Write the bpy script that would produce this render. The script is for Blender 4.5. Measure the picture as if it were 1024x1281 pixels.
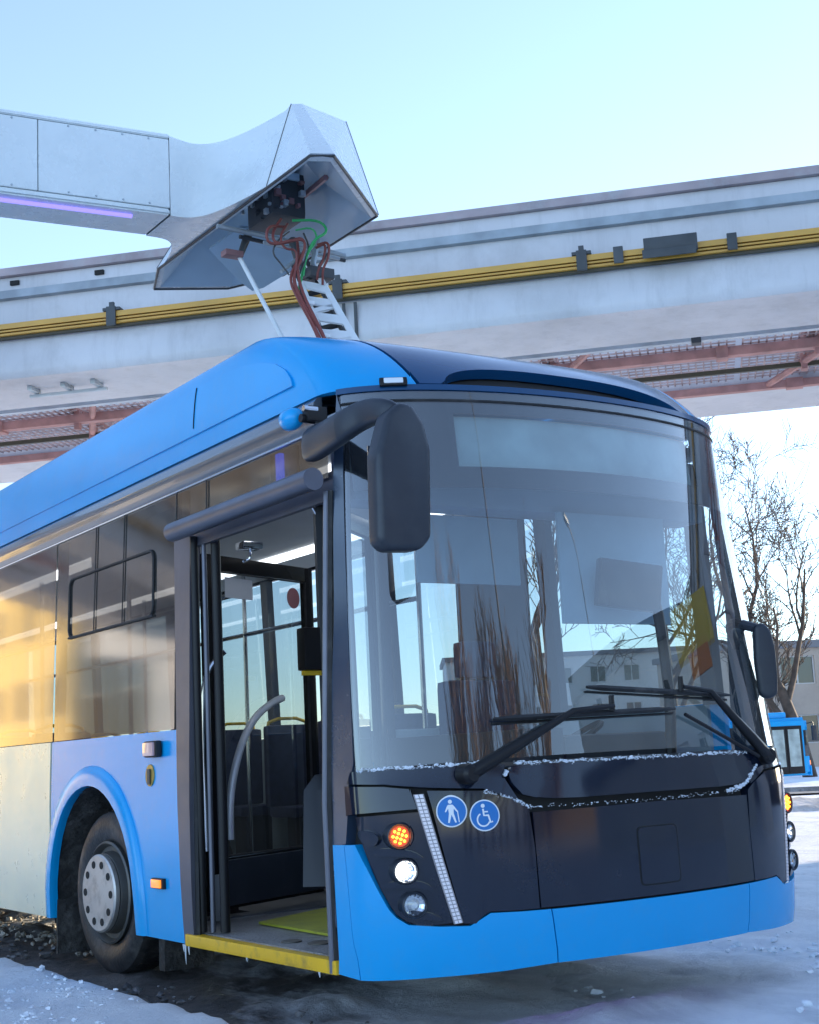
import bpy, bmesh, math, random
from mathutils import Vector, Matrix, noise
for o in list(bpy.data.objects): bpy.data.objects.remove(o)
PI=math.pi; R=math.radians
scene=bpy.context.scene; COL=scene.collection
random.seed(7)
# ------------------------------------------------------------------ camera
FPX=1766.54; PW,PH=1024,1281
CAM=Vector((-3.1871,-5.0364,1.1970))
def cam_axes(yaw,pitch,roll):
    fw=Vector((math.sin(yaw)*math.cos(pitch),math.cos(yaw)*math.cos(pitch),math.sin(pitch)))
    r=Vector((math.cos(yaw),-math.sin(yaw),0)); u=r.cross(fw)
    c,s=math.cos(roll),math.sin(roll)
    return c*r+s*u, c*u-s*r, fw
CR,CU,CF=cam_axes(R(33.8373),R(9.7651),R(-2.8797))
cd=bpy.data.cameras.new('camera'); cam=bpy.data.objects.new('camera',cd); COL.objects.link(cam)
cd.sensor_fit='VERTICAL'; cd.sensor_height=36; cd.lens=FPX/PH*36; cd.clip_end=6000; cd.clip_start=.05
cam.matrix_world=Matrix(((CR.x,CU.x,-CF.x,CAM.x),(CR.y,CU.y,-CF.y,CAM.y),(CR.z,CU.z,-CF.z,CAM.z),(0,0,0,1)))
scene.camera=cam
# ------------------------------------------------------------------ light
SUN_EL=R(7.8); SUN_DIR=Vector((0.995,0.06,0)).normalized()
SUN_VEC=Vector((SUN_DIR.x*math.cos(SUN_EL),SUN_DIR.y*math.cos(SUN_EL),math.sin(SUN_EL)))
w=bpy.data.worlds.new('World'); scene.world=w; w.use_nodes=True
nt=w.node_tree; bg=nt.nodes['Background']
sky=nt.nodes.new('ShaderNodeTexSky'); sky.sky_type='NISHITA'; sky.sun_disc=False
sky.sun_elevation=SUN_EL; sky.sun_rotation=math.atan2(SUN_DIR.x,SUN_DIR.y)
sky.altitude=100; sky.air_density=0.85; sky.dust_density=0.15; sky.ozone_density=3.0
tint=nt.nodes.new('ShaderNodeMix'); tint.data_type='RGBA'; tint.blend_type='MULTIPLY'
tint.inputs['Factor'].default_value=1; tint.inputs['B'].default_value=(.97,.98,1.01,1)
hs_=nt.nodes.new('ShaderNodeHueSaturation'); hs_.inputs['Saturation'].default_value=.77
nt.links.new(sky.outputs[0],hs_.inputs['Color']); nt.links.new(hs_.outputs[0],tint.inputs['A']); nt.links.new(tint.outputs['Result'],bg.inputs[0])
bg.inputs[1].default_value=0.15
sd=bpy.data.lights.new('sun','SUN'); sd.energy=2.8; sd.angle=R(.5); sd.color=(1,.83,.60)
so=bpy.data.objects.new('sun',sd); COL.objects.link(so)
so.rotation_euler=SUN_VEC.to_track_quat('Z','Y').to_euler()
scene.view_settings.view_transform='Standard'; scene.view_settings.look='None'
scene.view_settings.exposure=2.08; scene.view_settings.gamma=1; scene.view_settings.use_curve_mapping=False
scene.render.engine='CYCLES'
scene.cycles.max_bounces=10; scene.cycles.transparent_max_bounces=24; scene.cycles.glossy_bounces=5

# ------------------------------------------------------------------ helpers
def ray(px,py): return CF+CR*((px-PW/2)/FPX)-CU*((py-PH/2)/FPX)
def onz(px,py,z): d=ray(px,py); return CAM+d*((z-CAM.z)/d.z)
def onx(px,py,x): d=ray(px,py); return CAM+d*((x-CAM.x)/d.x)
def ony(px,py,y): d=ray(px,py); return CAM+d*((y-CAM.y)/d.y)
def lerp_tab(tab,z):
    if z<=tab[0][0]: return tab[0][1]
    for (a,b),(c,d) in zip(tab,tab[1:]):
        if z<=c: return b+(d-b)*(z-a)/(c-a)
    return tab[-1][1]
MATS={}
def mat(name,col,rough=.5,metal=0,coat=0,var=0,vscale=3,bump=0,bscale=40,emit=None,es=0,spec=.5,dirt=None,dscale=2.5,damt=.4,rvar=0):
    m=bpy.data.materials.new(name); m.use_nodes=True; n=m.node_tree; b=n.nodes['Principled BSDF']
    c4=(*col,1); b.inputs['Base Color'].default_value=c4; b.inputs['Roughness'].default_value=rough
    b.inputs['Metallic'].default_value=metal; b.inputs['Coat Weight'].default_value=coat; b.inputs['Coat Roughness'].default_value=.04
    b.inputs['Specular IOR Level'].default_value=spec
    tc=n.nodes.new('ShaderNodeTexCoord')
    cur=None
    if var or dirt:
        rgb=n.nodes.new('ShaderNodeRGB'); rgb.outputs[0].default_value=c4; cur=rgb.outputs[0]
    if var:
        t=n.nodes.new('ShaderNodeTexNoise'); t.inputs['Scale'].default_value=vscale; t.inputs['Detail'].default_value=6
        n.links.new(tc.outputs['Object'],t.inputs['Vector'])
        mr=n.nodes.new('ShaderNodeMapRange'); mr.inputs['From Min'].default_value=.3; mr.inputs['From Max'].default_value=.7
        mr.inputs['To Min'].default_value=1-var; mr.inputs['To Max'].default_value=1+var
        n.links.new(t.outputs['Fac'],mr.inputs['Value'])
        mx=n.nodes.new('ShaderNodeMix'); mx.data_type='RGBA'; mx.blend_type='MULTIPLY'; mx.inputs['Factor'].default_value=1
        n.links.new(cur,mx.inputs['A']); n.links.new(mr.outputs[0],mx.inputs['B']); cur=mx.outputs['Result']
    if dirt:
        t=n.nodes.new('ShaderNodeTexNoise'); t.inputs['Scale'].default_value=dscale; t.inputs['Detail'].default_value=9; t.inputs['Roughness'].default_value=.7
        n.links.new(tc.outputs['Object'],t.inputs['Vector'])
        mr=n.nodes.new('ShaderNodeMapRange'); mr.inputs['From Min'].default_value=.5; mr.inputs['From Max'].default_value=.72; mr.inputs['To Max'].default_value=damt
        n.links.new(t.outputs['Fac'],mr.inputs['Value'])
        mx=n.nodes.new('ShaderNodeMix'); mx.data_type='RGBA'; mx.inputs['B'].default_value=(*dirt,1)
        n.links.new(mr.outputs[0],mx.inputs['Factor']); n.links.new(cur,mx.inputs['A']); cur=mx.outputs['Result']
    if cur is not None: n.links.new(cur,b.inputs['Base Color'])
    if rvar:
        t=n.nodes.new('ShaderNodeTexNoise'); t.inputs['Scale'].default_value=4; t.inputs['Detail'].default_value=8; t.inputs['Roughness'].default_value=.7
        n.links.new(tc.outputs['Object'],t.inputs['Vector'])
        mr=n.nodes.new('ShaderNodeMapRange'); mr.inputs['From Min'].default_value=.35; mr.inputs['From Max'].default_value=.7
        mr.inputs['To Min'].default_value=rough; mr.inputs['To Max'].default_value=rough+rvar
        n.links.new(t.outputs['Fac'],mr.inputs['Value']); n.links.new(mr.outputs[0],b.inputs['Roughness'])
        n.links.new(mr.outputs[0],b.inputs['Coat Roughness'])
    if bump:
        t=n.nodes.new('ShaderNodeTexNoise'); t.inputs['Scale'].default_value=bscale; t.inputs['Detail'].default_value=8
        n.links.new(tc.outputs['Object'],t.inputs['Vector'])
        bp=n.nodes.new('ShaderNodeBump'); bp.inputs['Strength'].default_value=bump; bp.inputs['Distance'].default_value=.02
        n.links.new(t.outputs['Fac'],bp.inputs['Height']); n.links.new(bp.outputs[0],b.inputs['Normal'])
    if emit: b.inputs['Emission Color'].default_value=(*emit,1); b.inputs['Emission Strength'].default_value=es
    MATS[name]=m; return m
def glassmat(name,tintc,ior=1.6,rough=0.0,dirt=0.0,wave=0.0):
    m=bpy.data.materials.new(name); m.use_nodes=True; n=m.node_tree; n.nodes.clear()
    out=n.nodes.new('ShaderNodeOutputMaterial'); tr=n.nodes.new('ShaderNodeBsdfTransparent'); tr.inputs[0].default_value=(*tintc,1)
    gl=n.nodes.new('ShaderNodeBsdfAnisotropic' if False else 'ShaderNodeBsdfGlossy'); gl.inputs['Roughness'].default_value=rough
    geo=n.nodes.new('ShaderNodeNewGeometry')
    # Schlick-type reflectance that is the same from both faces of the pane
    vm=n.nodes.new('ShaderNodeVectorMath'); vm.operation='DOT_PRODUCT'
    n.links.new(geo.outputs['Incoming'],vm.inputs[0]); n.links.new(geo.outputs['Normal'],vm.inputs[1])
    ab=n.nodes.new('ShaderNodeMath'); ab.operation='ABSOLUTE'; n.links.new(vm.outputs['Value'],ab.inputs[0])
    om=n.nodes.new('ShaderNodeMath'); om.operation='SUBTRACT'; om.inputs[0].default_value=1; n.links.new(ab.outputs[0],om.inputs[1])
    pw=n.nodes.new('ShaderNodeMath'); pw.operation='POWER'; pw.inputs[1].default_value=4.0; n.links.new(om.outputs[0],pw.inputs[0])
    f0=2*((ior-1)/(ior+1))**2
    mr=n.nodes.new('ShaderNodeMapRange'); mr.inputs['To Min'].default_value=f0; mr.inputs['To Max'].default_value=1
    n.links.new(pw.outputs[0],mr.inputs['Value'])
    mix=n.nodes.new('ShaderNodeMixShader'); n.links.new(mr.outputs[0],mix.inputs[0]); n.links.new(tr.outputs[0],mix.inputs[1]); n.links.new(gl.outputs[0],mix.inputs[2])
    last=mix
    if wave:
        tc=n.nodes.new('ShaderNodeTexCoord'); t=n.nodes.new('ShaderNodeTexNoise'); t.inputs['Scale'].default_value=1.6; t.inputs['Detail'].default_value=1
        n.links.new(tc.outputs['Object'],t.inputs['Vector'])
        bp=n.nodes.new('ShaderNodeBump'); bp.inputs['Strength'].default_value=wave; bp.inputs['Distance'].default_value=.02
        n.links.new(t.outputs['Fac'],bp.inputs['Height']); n.links.new(bp.outputs[0],gl.inputs['Normal'])
    if dirt:
        tc=n.nodes.new('ShaderNodeTexCoord'); t=n.nodes.new('ShaderNodeTexNoise'); t.inputs['Scale'].default_value=2.2; t.inputs['Detail'].default_value=10; t.inputs['Roughness'].default_value=.75
        mp=n.nodes.new('ShaderNodeMapping'); mp.inputs['Scale'].default_value=(2.5,2.5,.6)
        n.links.new(tc.outputs['Object'],mp.inputs[0]); n.links.new(mp.outputs[0],t.inputs['Vector'])
        m2=n.nodes.new('ShaderNodeMapRange'); m2.inputs['From Min'].default_value=.42; m2.inputs['From Max'].default_value=.75; m2.inputs['To Min'].default_value=dirt*.15; m2.inputs['To Max'].default_value=dirt
        n.links.new(t.outputs['Fac'],m2.inputs['Value'])
        df=n.nodes.new('ShaderNodeBsdfDiffuse'); df.inputs[0].default_value=(.55,.55,.53,1)
        mx=n.nodes.new('ShaderNodeMixShader'); n.links.new(m2.outputs[0],mx.inputs[0]); n.links.new(mix.outputs[0],mx.inputs[1]); n.links.new(df.outputs[0],mx.inputs[2]); last=mx
    n.links.new(last.outputs[0],out.inputs[0]); MATS[name]=m; return m
def M(x): return MATS[x] if isinstance(x,str) else x
def finish(name,bm,m,parent=None,smooth=30,kind=None):
    me=bpy.data.meshes.new(name); bm.to_mesh(me); bm.free()
    if m: me.materials.append(M(m))
    if smooth:
        for p in me.polygons: p.use_smooth=True
        me.set_sharp_from_angle(angle=R(smooth))
    o=bpy.data.objects.new(name,me); COL.objects.link(o)
    if parent:
        o.parent=parent
        o.matrix_parent_inverse=Matrix.Translation(-world_loc(parent)) if parent.type=='EMPTY' else Matrix.Identity(4)
    if kind: o['kind']=kind
    return o
def world_loc(o):
    v=Vector((0,0,0))
    while o: 
        if o.type=='EMPTY': v=v+o.location
        o=o.parent
    return v
def thing(name,label,cat,loc=(0,0,0),group=None):
    o=bpy.data.objects.new(name,None); COL.objects.link(o); o.location=loc; o.empty_display_size=.2
    o['label']=label; o['category']=cat
    if group: o['group']=group
    return o
def tag(o,label,cat,group=None):
    o['label']=label; o['category']=cat
    if group: o['group']=group
    return o
def bbox(bm,x0,x1,y0,y1,z0,z1,mtx=None):
    vs=[bm.verts.new((x,y,z)) for x in (x0,x1) for y in (y0,y1) for z in (z0,z1)]
    for f in ((0,1,3,2),(4,6,7,5),(0,4,5,1),(2,3,7,6),(0,2,6,4),(1,5,7,3)): bm.faces.new([vs[i] for i in f])
    if mtx is not None:
        for v in vs: v.co=mtx@v.co
    return vs
def box(name,x0,x1,y0,y1,z0,z1,m,parent=None,bev=.006,mtx=None,seg=2):
    bm=bmesh.new(); bbox(bm,x0,x1,y0,y1,z0,z1)
    if bev: bmesh.ops.bevel(bm,geom=bm.edges[:],offset=bev,segments=seg,affect='EDGES',profile=.7)
    if mtx is not None: bm.transform(mtx)
    return finish(name,bm,m,parent)
def oriented(p,ex,ey,ez):
    return Matrix(((ex.x,ey.x,ez.x,p[0]),(ex.y,ey.y,ez.y,p[1]),(ex.z,ey.z,ez.z,p[2]),(0,0,0,1)))
def smooth_path(pts,n=2):
    pts=[Vector(p) for p in pts]
    for _ in range(n):
        q=[pts[0]]
        for a,b in zip(pts,pts[1:]): q+=[a*.75+b*.25,a*.25+b*.75]
        q.append(pts[-1]); pts=q
    return pts
def tube_bm(bm,pts,r,n=8,cap=True):
    pts=[Vector(p) for p in pts]; rings=[]; up=Vector((0,0,1)); prev=None
    for i,p in enumerate(pts):
        d=(pts[min(i+1,len(pts)-1)]-pts[max(i-1,0)])
        if d.length<1e-9: d=Vector((0,0,1))
        d.normalize()
        if prev is None:
            a=d.cross(up if abs(d.z)<.9 else Vector((1,0,0))).normalized()
        else:
            a=(prev-d*prev.dot(d)); a=a.normalized() if a.length>1e-6 else d.cross(up).normalized()
        prev=a; b=d.cross(a); rr=r[i] if isinstance(r,(list,tuple)) else r
        rings.append([bm.verts.new(p+a*(math.cos(2*PI*k/n)*rr)+b*(math.sin(2*PI*k/n)*rr)) for k in range(n)])
    for A,B in zip(rings,rings[1:]):
        for k in range(n): bm.faces.new((A[k],A[(k+1)%n],B[(k+1)%n],B[k]))
    if cap:
        bm.faces.new(rings[0][::-1]); bm.faces.new(rings[-1])
def tube(name,pts,r,m,parent=None,n=8,sm=0):
    bm=bmesh.new(); tube_bm(bm,smooth_path(pts,sm) if sm else pts,r,n); return finish(name,bm,m,parent,40)
def lathe(name,prof,m,parent,mtx,n=32,smooth=30,cap=True):
    bm=bmesh.new(); rings=[]
    for a,r in prof:   # axis = local X
        rings.append([bm.verts.new((a,r*math.cos(2*PI*k/n),r*math.sin(2*PI*k/n))) for k in range(n)])
    for A,B in zip(rings,rings[1:]):
        for k in range(n): bm.faces.new((A[k],B[k],B[(k+1)%n],A[(k+1)%n]))
    if cap and prof[0][1]>1e-4: bm.faces.new(rings[0])
    if cap and prof[-1][1]>1e-4: bm.faces.new(rings[-1][::-1])
    bmesh.ops.remove_doubles(bm,verts=bm.verts,dist=1e-5)
    bmesh.ops.recalc_face_normals(bm,faces=bm.faces)
    bm.transform(mtx); return finish(name,bm,m,parent,smooth)
def area2(p): return sum(a[0]*b[1]-b[0]*a[1] for a,b in zip(p,p[1:]+p[:1]))
def chaikin(p,n=2,closed=True):
    for _ in range(n):
        q=[]
        for a,b in zip(p,p[1:]+p[:1]): q+=[(a[0]*.75+b[0]*.25,a[1]*.75+b[1]*.25),(a[0]*.25+b[0]*.75,a[1]*.25+b[1]*.75)]
        p=q
    return p
def rrect(u0,u1,v0,v1,r,n=5):
    P=[]
    for cx,cy,a0 in ((u1-r,v1-r,0),(u0+r,v1-r,90),(u0+r,v0+r,180),(u1-r,v0+r,270)):
        for k in range(n+1):
            a=R(a0+90*k/n); P.append((cx+r*math.cos(a),cy+r*math.sin(a)))
    return P
def circle(cx,cy,r,n=24,ry=None): return [(cx+r*math.cos(2*PI*k/n),cy+(ry or r)*math.sin(2*PI*k/n)) for k in range(n)]
def patch(name,polys,mapf,off,thick,m,parent=None,du=.07,dv=.12,ch=.004,ucuts=None,smooth=35,mirror=False,kind=None,dvfull=True):
    """panel cut to a 2-D outline and wrapped on a surface mapf(u,v,offset), with its own thickness and chamfer"""
    if polys and not isinstance(polys[0],list): polys=[polys]
    out=bmesh.new()
    for poly in polys:
        poly=[(-a,b) for a,b in poly] if mirror else list(poly)
        if area2(poly)<0: poly=poly[::-1]
        bm=bmesh.new(); f=bm.faces.new([bm.verts.new((a,b,0)) for a,b in poly])
        if f.normal.z<0: f.normal_flip()
        if ch and thick: bmesh.ops.inset_region(bm,faces=[f],thickness=ch,use_even_offset=True,use_boundary=True)
        us=[v.co.x for v in bm.verts]; vs=[v.co.y for v in bm.verts]
        u0,u1,v0,v1=min(us),max(us),min(vs),max(vs)
        cuts=ucuts if ucuts else []
        if not cuts and du:
            u=math.floor(u0/du)*du
            while u<u1:
                cuts.append(u); u+=du if -1.75<u<1.75-du else max(du,.5)
        for u in cuts:
            if u0+1e-4<u<u1-1e-4: bmesh.ops.bisect_plane(bm,geom=bm.verts[:]+bm.edges[:]+bm.faces[:],dist=1e-6,plane_co=(u,0,0),plane_no=(1,0,0))
        if dv:
            v=(math.floor(v0/dv)+1)*dv
            while v<v1-1e-4:
                if v>v0+1e-4: bmesh.ops.bisect_plane(bm,geom=bm.verts[:]+bm.edges[:]+bm.faces[:],dist=1e-6,plane_co=(0,v,0),plane_no=(0,1,0))
                v+=dv
        bmesh.ops.triangulate(bm,faces=[f for f in bm.faces if len(f.verts)>4])
        bm.verts.ensure_lookup_table(); bm.verts.index_update()
        bnd=set(v.index for e in bm.edges if e.is_boundary for v in e.verts)
        top=[]; bot=[]
        for v in bm.verts:
            top.append(out.verts.new(mapf(v.co.x,v.co.y,off-(ch if (v.index in bnd and thick) else 0))))
        for f in bm.faces:
            try: out.faces.new([top[v.index] for v in f.verts])
            except ValueError: pass
        if thick:
            bot={i:out.verts.new(mapf(bm.verts[i].co.x,bm.verts[i].co.y,off-thick)) for i in bnd}
            for e in bm.edges:
                if e.is_boundary:
                    lf=e.link_faces[0]; a,b=e.verts
                    vs_=list(lf.verts); ia=vs_.index(a)
                    if vs_[(ia+1)%len(vs_)]!=b: a,b=b,a
                    try: out.faces.new((top[b.index],top[a.index],bot[a.index],bot[b.index]))
                    except ValueError: pass
            inner={}
            for v in bm.verts: inner[v.index]=bot[v.index] if v.index in bot else out.verts.new(mapf(v.co.x,v.co.y,off-thick))
            for f in bm.faces:
                try: out.faces.new([inner[v.index] for v in f.verts][::-1])
                except ValueError: pass
        bm.free()
    return finish(name,out,m,parent,smooth,kind)

# ------------------------------------------------------------------ materials
mat('blue_paint',(.0,.34,.74),rough=.2,coat=.3,spec=.35,var=.05,vscale=1.5,dirt=(.06,.32,.56),dscale=9,damt=.2,rvar=.06)
mat('cream_glare',(.82,.73,.50),rough=.25,coat=.8,var=.06,vscale=2,dirt=(.5,.47,.38),damt=.22,rvar=.15)  # sunlit reflection on one side panel, put into its base colour as cream
mat('black_paint',(.006,.011,.026),rough=.06,coat=.25,spec=.45,dirt=(.05,.055,.07),dscale=5,damt=.12,rvar=.03)
mat('navy_paint',(.004,.055,.15),rough=.14,coat=.25,spec=.35,dirt=(.08,.09,.1),damt=.15,rvar=.1)
mat('pillar_paint',(.03,.05,.085),rough=.2,coat=1,rvar=.1,dirt=(.12,.12,.12),damt=.15)
mat('grey_trim',(.10,.115,.14),rough=.25,metal=.2,coat=.7,var=.06)
mat('aluminium',(.58,.60,.64),rough=.38,metal=.4,var=.12,rvar=.15)
mat('dark_alu',(.14,.145,.18),rough=.36,metal=.6,var=.12,rvar=.1)
mat('chrome',(.75,.77,.8),rough=.12,metal=1)
mat('rubber',(.014,.014,.015),rough=.6,var=.2,dirt=(.13,.12,.11),damt=.35,dscale=6,bump=.15,bscale=60)
mat('tyre',(.018,.018,.02),rough=.5,var=.25,vscale=8,dirt=(.16,.15,.14),damt=.4,dscale=7,bump=.2,bscale=50)
mat('plastic',(.018,.024,.036),rough=.42,var=.1,bump=.06,bscale=300,dirt=(.08,.085,.09),damt=.25)
mat('satin_black',(.012,.012,.014),rough=.38,coat=0,rvar=.06,spec=.3)
mat('door_black',(.010,.010,.011),rough=.24,spec=.12)
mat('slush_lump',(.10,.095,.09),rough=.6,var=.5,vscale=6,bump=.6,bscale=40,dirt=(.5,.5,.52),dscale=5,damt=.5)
mat('ice',(.75,.8,.85),rough=.15,coat=.6)
mat('frit',(.008,.010,.016),rough=.12,coat=.5)
mat('cavity',(.012,.012,.012),rough=.8)
mat('liner',(.035,.033,.032),rough=.9,var=.4,vscale=9,bump=1.0,bscale=25,dirt=(.2,.19,.18),damt=.5,dscale=6)
mat('hub_steel',(.55,.52,.49),rough=.38,metal=.75,var=.15,dirt=(.14,.12,.10),damt=.55,dscale=7,rvar=.2)
mat('hub_dark',(.10,.098,.095),rough=.5,metal=.5,var=.25,dirt=(.2,.17,.12),damt=.5,dscale=8)
mat('yellow_paint',(.80,.46,.01),rough=.4,var=.08,dirt=(.2,.13,.05),damt=.6,dscale=9)
mat('floor_yellow',(.33,.34,.03),rough=.5,var=.15,dirt=(.10,.10,.06),damt=.85,dscale=5)
mat('tread_plate',(.30,.31,.33),rough=.4,metal=.5,var=.2,bump=.9,bscale=60,dirt=(.1,.09,.08),damt=.7,dscale=7)
mat('visor_cloth',(.30,.41,.48),rough=.8,var=.1)
mat('interior_grey',(.29,.36,.41),rough=.6,var=.08)
mat('interior_light',(.55,.57,.6),rough=.55,var=.05)
mat('interior_dark',(.035,.038,.045),rough=.55,var=.1)
mat('seat_fabric',(.03,.04,.085),rough=.85,var=.3,vscale=20)
mat('floor_dark',(.08,.085,.09),rough=.7,var=.2)
mat('screen',(.01,.012,.02),rough=.15)
mat('display',(.36,.44,.43),rough=.3,var=.3,vscale=2.6)
mat('yellow_plastic',(.8,.52,.02),rough=.4)
mat('orange_vest',(.75,.2,.02),rough=.8)
mat('orange_lens',(.85,.13,.01),rough=.15,coat=1)
mat('orange_led',(.9,.25,.02),rough=.3,emit=(1,.35,.02),es=2.2)
mat('amber_marker',(.8,.2,.02),rough=.2,coat=1,emit=(1,.25,.02),es=.35)
mat('pink_lens',(.75,.45,.42),rough=.2,coat=1)
mat('lamp_chrome',(.85,.87,.9),rough=.08,metal=1)
mat('lamp_lit',(.9,.92,.88),rough=.15,emit=(1,1,.95),es=.9)
mat('lamp_lens',(.75,.8,.84),rough=.06,coat=1)
mat('led_strip',(.30,.27,.29),rough=.3,var=.2,vscale=60)
mat('led_cell',(.85,.78,.80),rough=.25,coat=.6)
mat('brass',(.55,.38,.10),rough=.45,metal=.6,var=.2)
mat('sticker_blue',(.01,.17,.50),rough=.35)
mat('sticker_white',(.82,.84,.86),rough=.4)
mat('sticker_red',(.45,.16,.17),rough=.5)
mat('violet_led',(.3,.05,.8),rough=.3,emit=(.33,.04,1),es=3)
mat('blue_led',(.02,.05,.8),rough=.3,emit=(.02,.08,1),es=1.2)
mat('ceiling_lamp',(.9,.9,.9),rough=.4,emit=(.9,.95,1),es=.8)
mat('snow_crust',(.82,.86,.92),rough=.7,bump=.5,bscale=60)
mat('charger_white',(.74,.79,.79),rough=.22,coat=.6,var=.05,vscale=1.2,rvar=.12,dirt=(.4,.47,.48),damt=.3)
mat('charger_inner',(.50,.64,.74),rough=.3,coat=.5,var=.06)
mat('charger_dark',(.05,.055,.06),rough=.5,var=.3)
mat('charger_steel',(.42,.47,.5),rough=.4,metal=.5,var=.15)
mat('contact_copper',(.32,.17,.17),rough=.5,metal=.3)
mat('pole_grey',(.10,.11,.12),rough=.4)
mat('lattice_white',(.78,.81,.83),rough=.4,var=.05)
mat('cable_brown',(.22,.055,.045),rough=.5)
mat('cable_green',(.03,.42,.12),rough=.45)
mat('led_violet_long',(.30,.25,.8),rough=.4,emit=(.28,.22,.95),es=.35)
mat('concrete_beam',(.60,.585,.60),rough=.5,var=.10,vscale=.8,bump=.12,bscale=12,dirt=(.40,.38,.37),dscale=1.1,damt=.45,coat=.15)
mat('beam_top',(.38,.31,.32),rough=.8,var=.25,vscale=1.5,dirt=(.42,.42,.44),dscale=2,damt=.8)
mat('beam_ledge',(.33,.37,.41),rough=.7,var=.2,vscale=3)
mat('rail_yellow',(.60,.32,.05),rough=.4,var=.12,vscale=2)
mat('rail_dark',(.07,.06,.035),rough=.5)
mat('rust_steel',(.48,.24,.21),rough=.65,var=.25,vscale=4,dirt=(.4,.25,.22),damt=.5)
mat('walk_steel',(.50,.38,.37),rough=.7,var=.25,vscale=5)
mat('pale_steel',(.5,.53,.56),rough=.5,metal=.3,var=.15)
mat('bark',(.085,.06,.045),rough=.9,var=.3,vscale=3)
mat('bark_brown',(.30,.18,.10),rough=.9,var=.3,vscale=3)
mat('sand_wall',(.44,.36,.29),rough=.85,var=.1,vscale=.4,dirt=(.3,.24,.2),dscale=.6,damt=.4)
mat('gold_wall',(.86,.60,.22),rough=.85,var=.1,vscale=.3,dirt=(.6,.42,.18),dscale=.5,damt=.4)
mat('brown_wall',(.055,.042,.034),rough=.8,var=.15,vscale=.3)
mat('ochre_wall',(.62,.42,.20),rough=.85,var=.15,vscale=.3,dirt=(.4,.26,.12),dscale=.5,damt=.5)
mat('white_wall',(.6,.58,.55),rough=.85,var=.1,vscale=.4)
mat('window_dark',(.03,.04,.05),rough=.08,coat=1)
mat('green_panel',(.10,.22,.10),rough=.5)
mat('roof_grey',(.2,.2,.21),rough=.9)
mat('lamp_post',(.20,.15,.10),rough=.5,metal=.2)
glassmat('windshield_glass',(.72,.80,.83),1.8,dirt=.06,wave=.02)
glassmat('tinted_glass',(.115,.108,.10),1.9,rough=.07,dirt=.09,wave=.05)
glassmat('door_glass',(.62,.66,.68),1.6,dirt=.08)
glassmat('clear_glass',(.40,.45,.47),1.5)
glassmat('lens_glass',(.95,.97,.98),1.5)
# weathered beam: stains running down the concrete
m_=MATS['concrete_beam']; n_=m_.node_tree; b_=n_.nodes['Principled BSDF']; src=b_.inputs['Base Color'].links[0].from_socket
tc_=n_.nodes.new('ShaderNodeTexCoord'); mp_=n_.nodes.new('ShaderNodeMapping'); mp_.inputs['Scale'].default_value=(3.5,3.5,.35); t_=n_.nodes.new('ShaderNodeTexNoise'); t_.inputs['Scale'].default_value=1.3; t_.inputs['Detail'].default_value=10; t_.inputs['Roughness'].default_value=.75
n_.links.new(tc_.outputs['Object'],mp_.inputs[0]); n_.links.new(mp_.outputs[0],t_.inputs['Vector'])
r_=n_.nodes.new('ShaderNodeMapRange'); r_.inputs['From Min'].default_value=.5; r_.inputs['From Max'].default_value=.75; r_.inputs['To Max'].default_value=.36; n_.links.new(t_.outputs['Fac'],r_.inputs['Value'])
x_=n_.nodes.new('ShaderNodeMix'); x_.data_type='RGBA'; x_.inputs['B'].default_value=(.30,.29,.30,1); n_.links.new(r_.outputs[0],x_.inputs['Factor']); n_.links.new(src,x_.inputs['A']); n_.links.new(x_.outputs['Result'],b_.inputs['Base Color'])
mat('gold_slush',(.42,.38,.32),rough=.7,var=.4,vscale=8,bump=.5,bscale=40)
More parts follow.
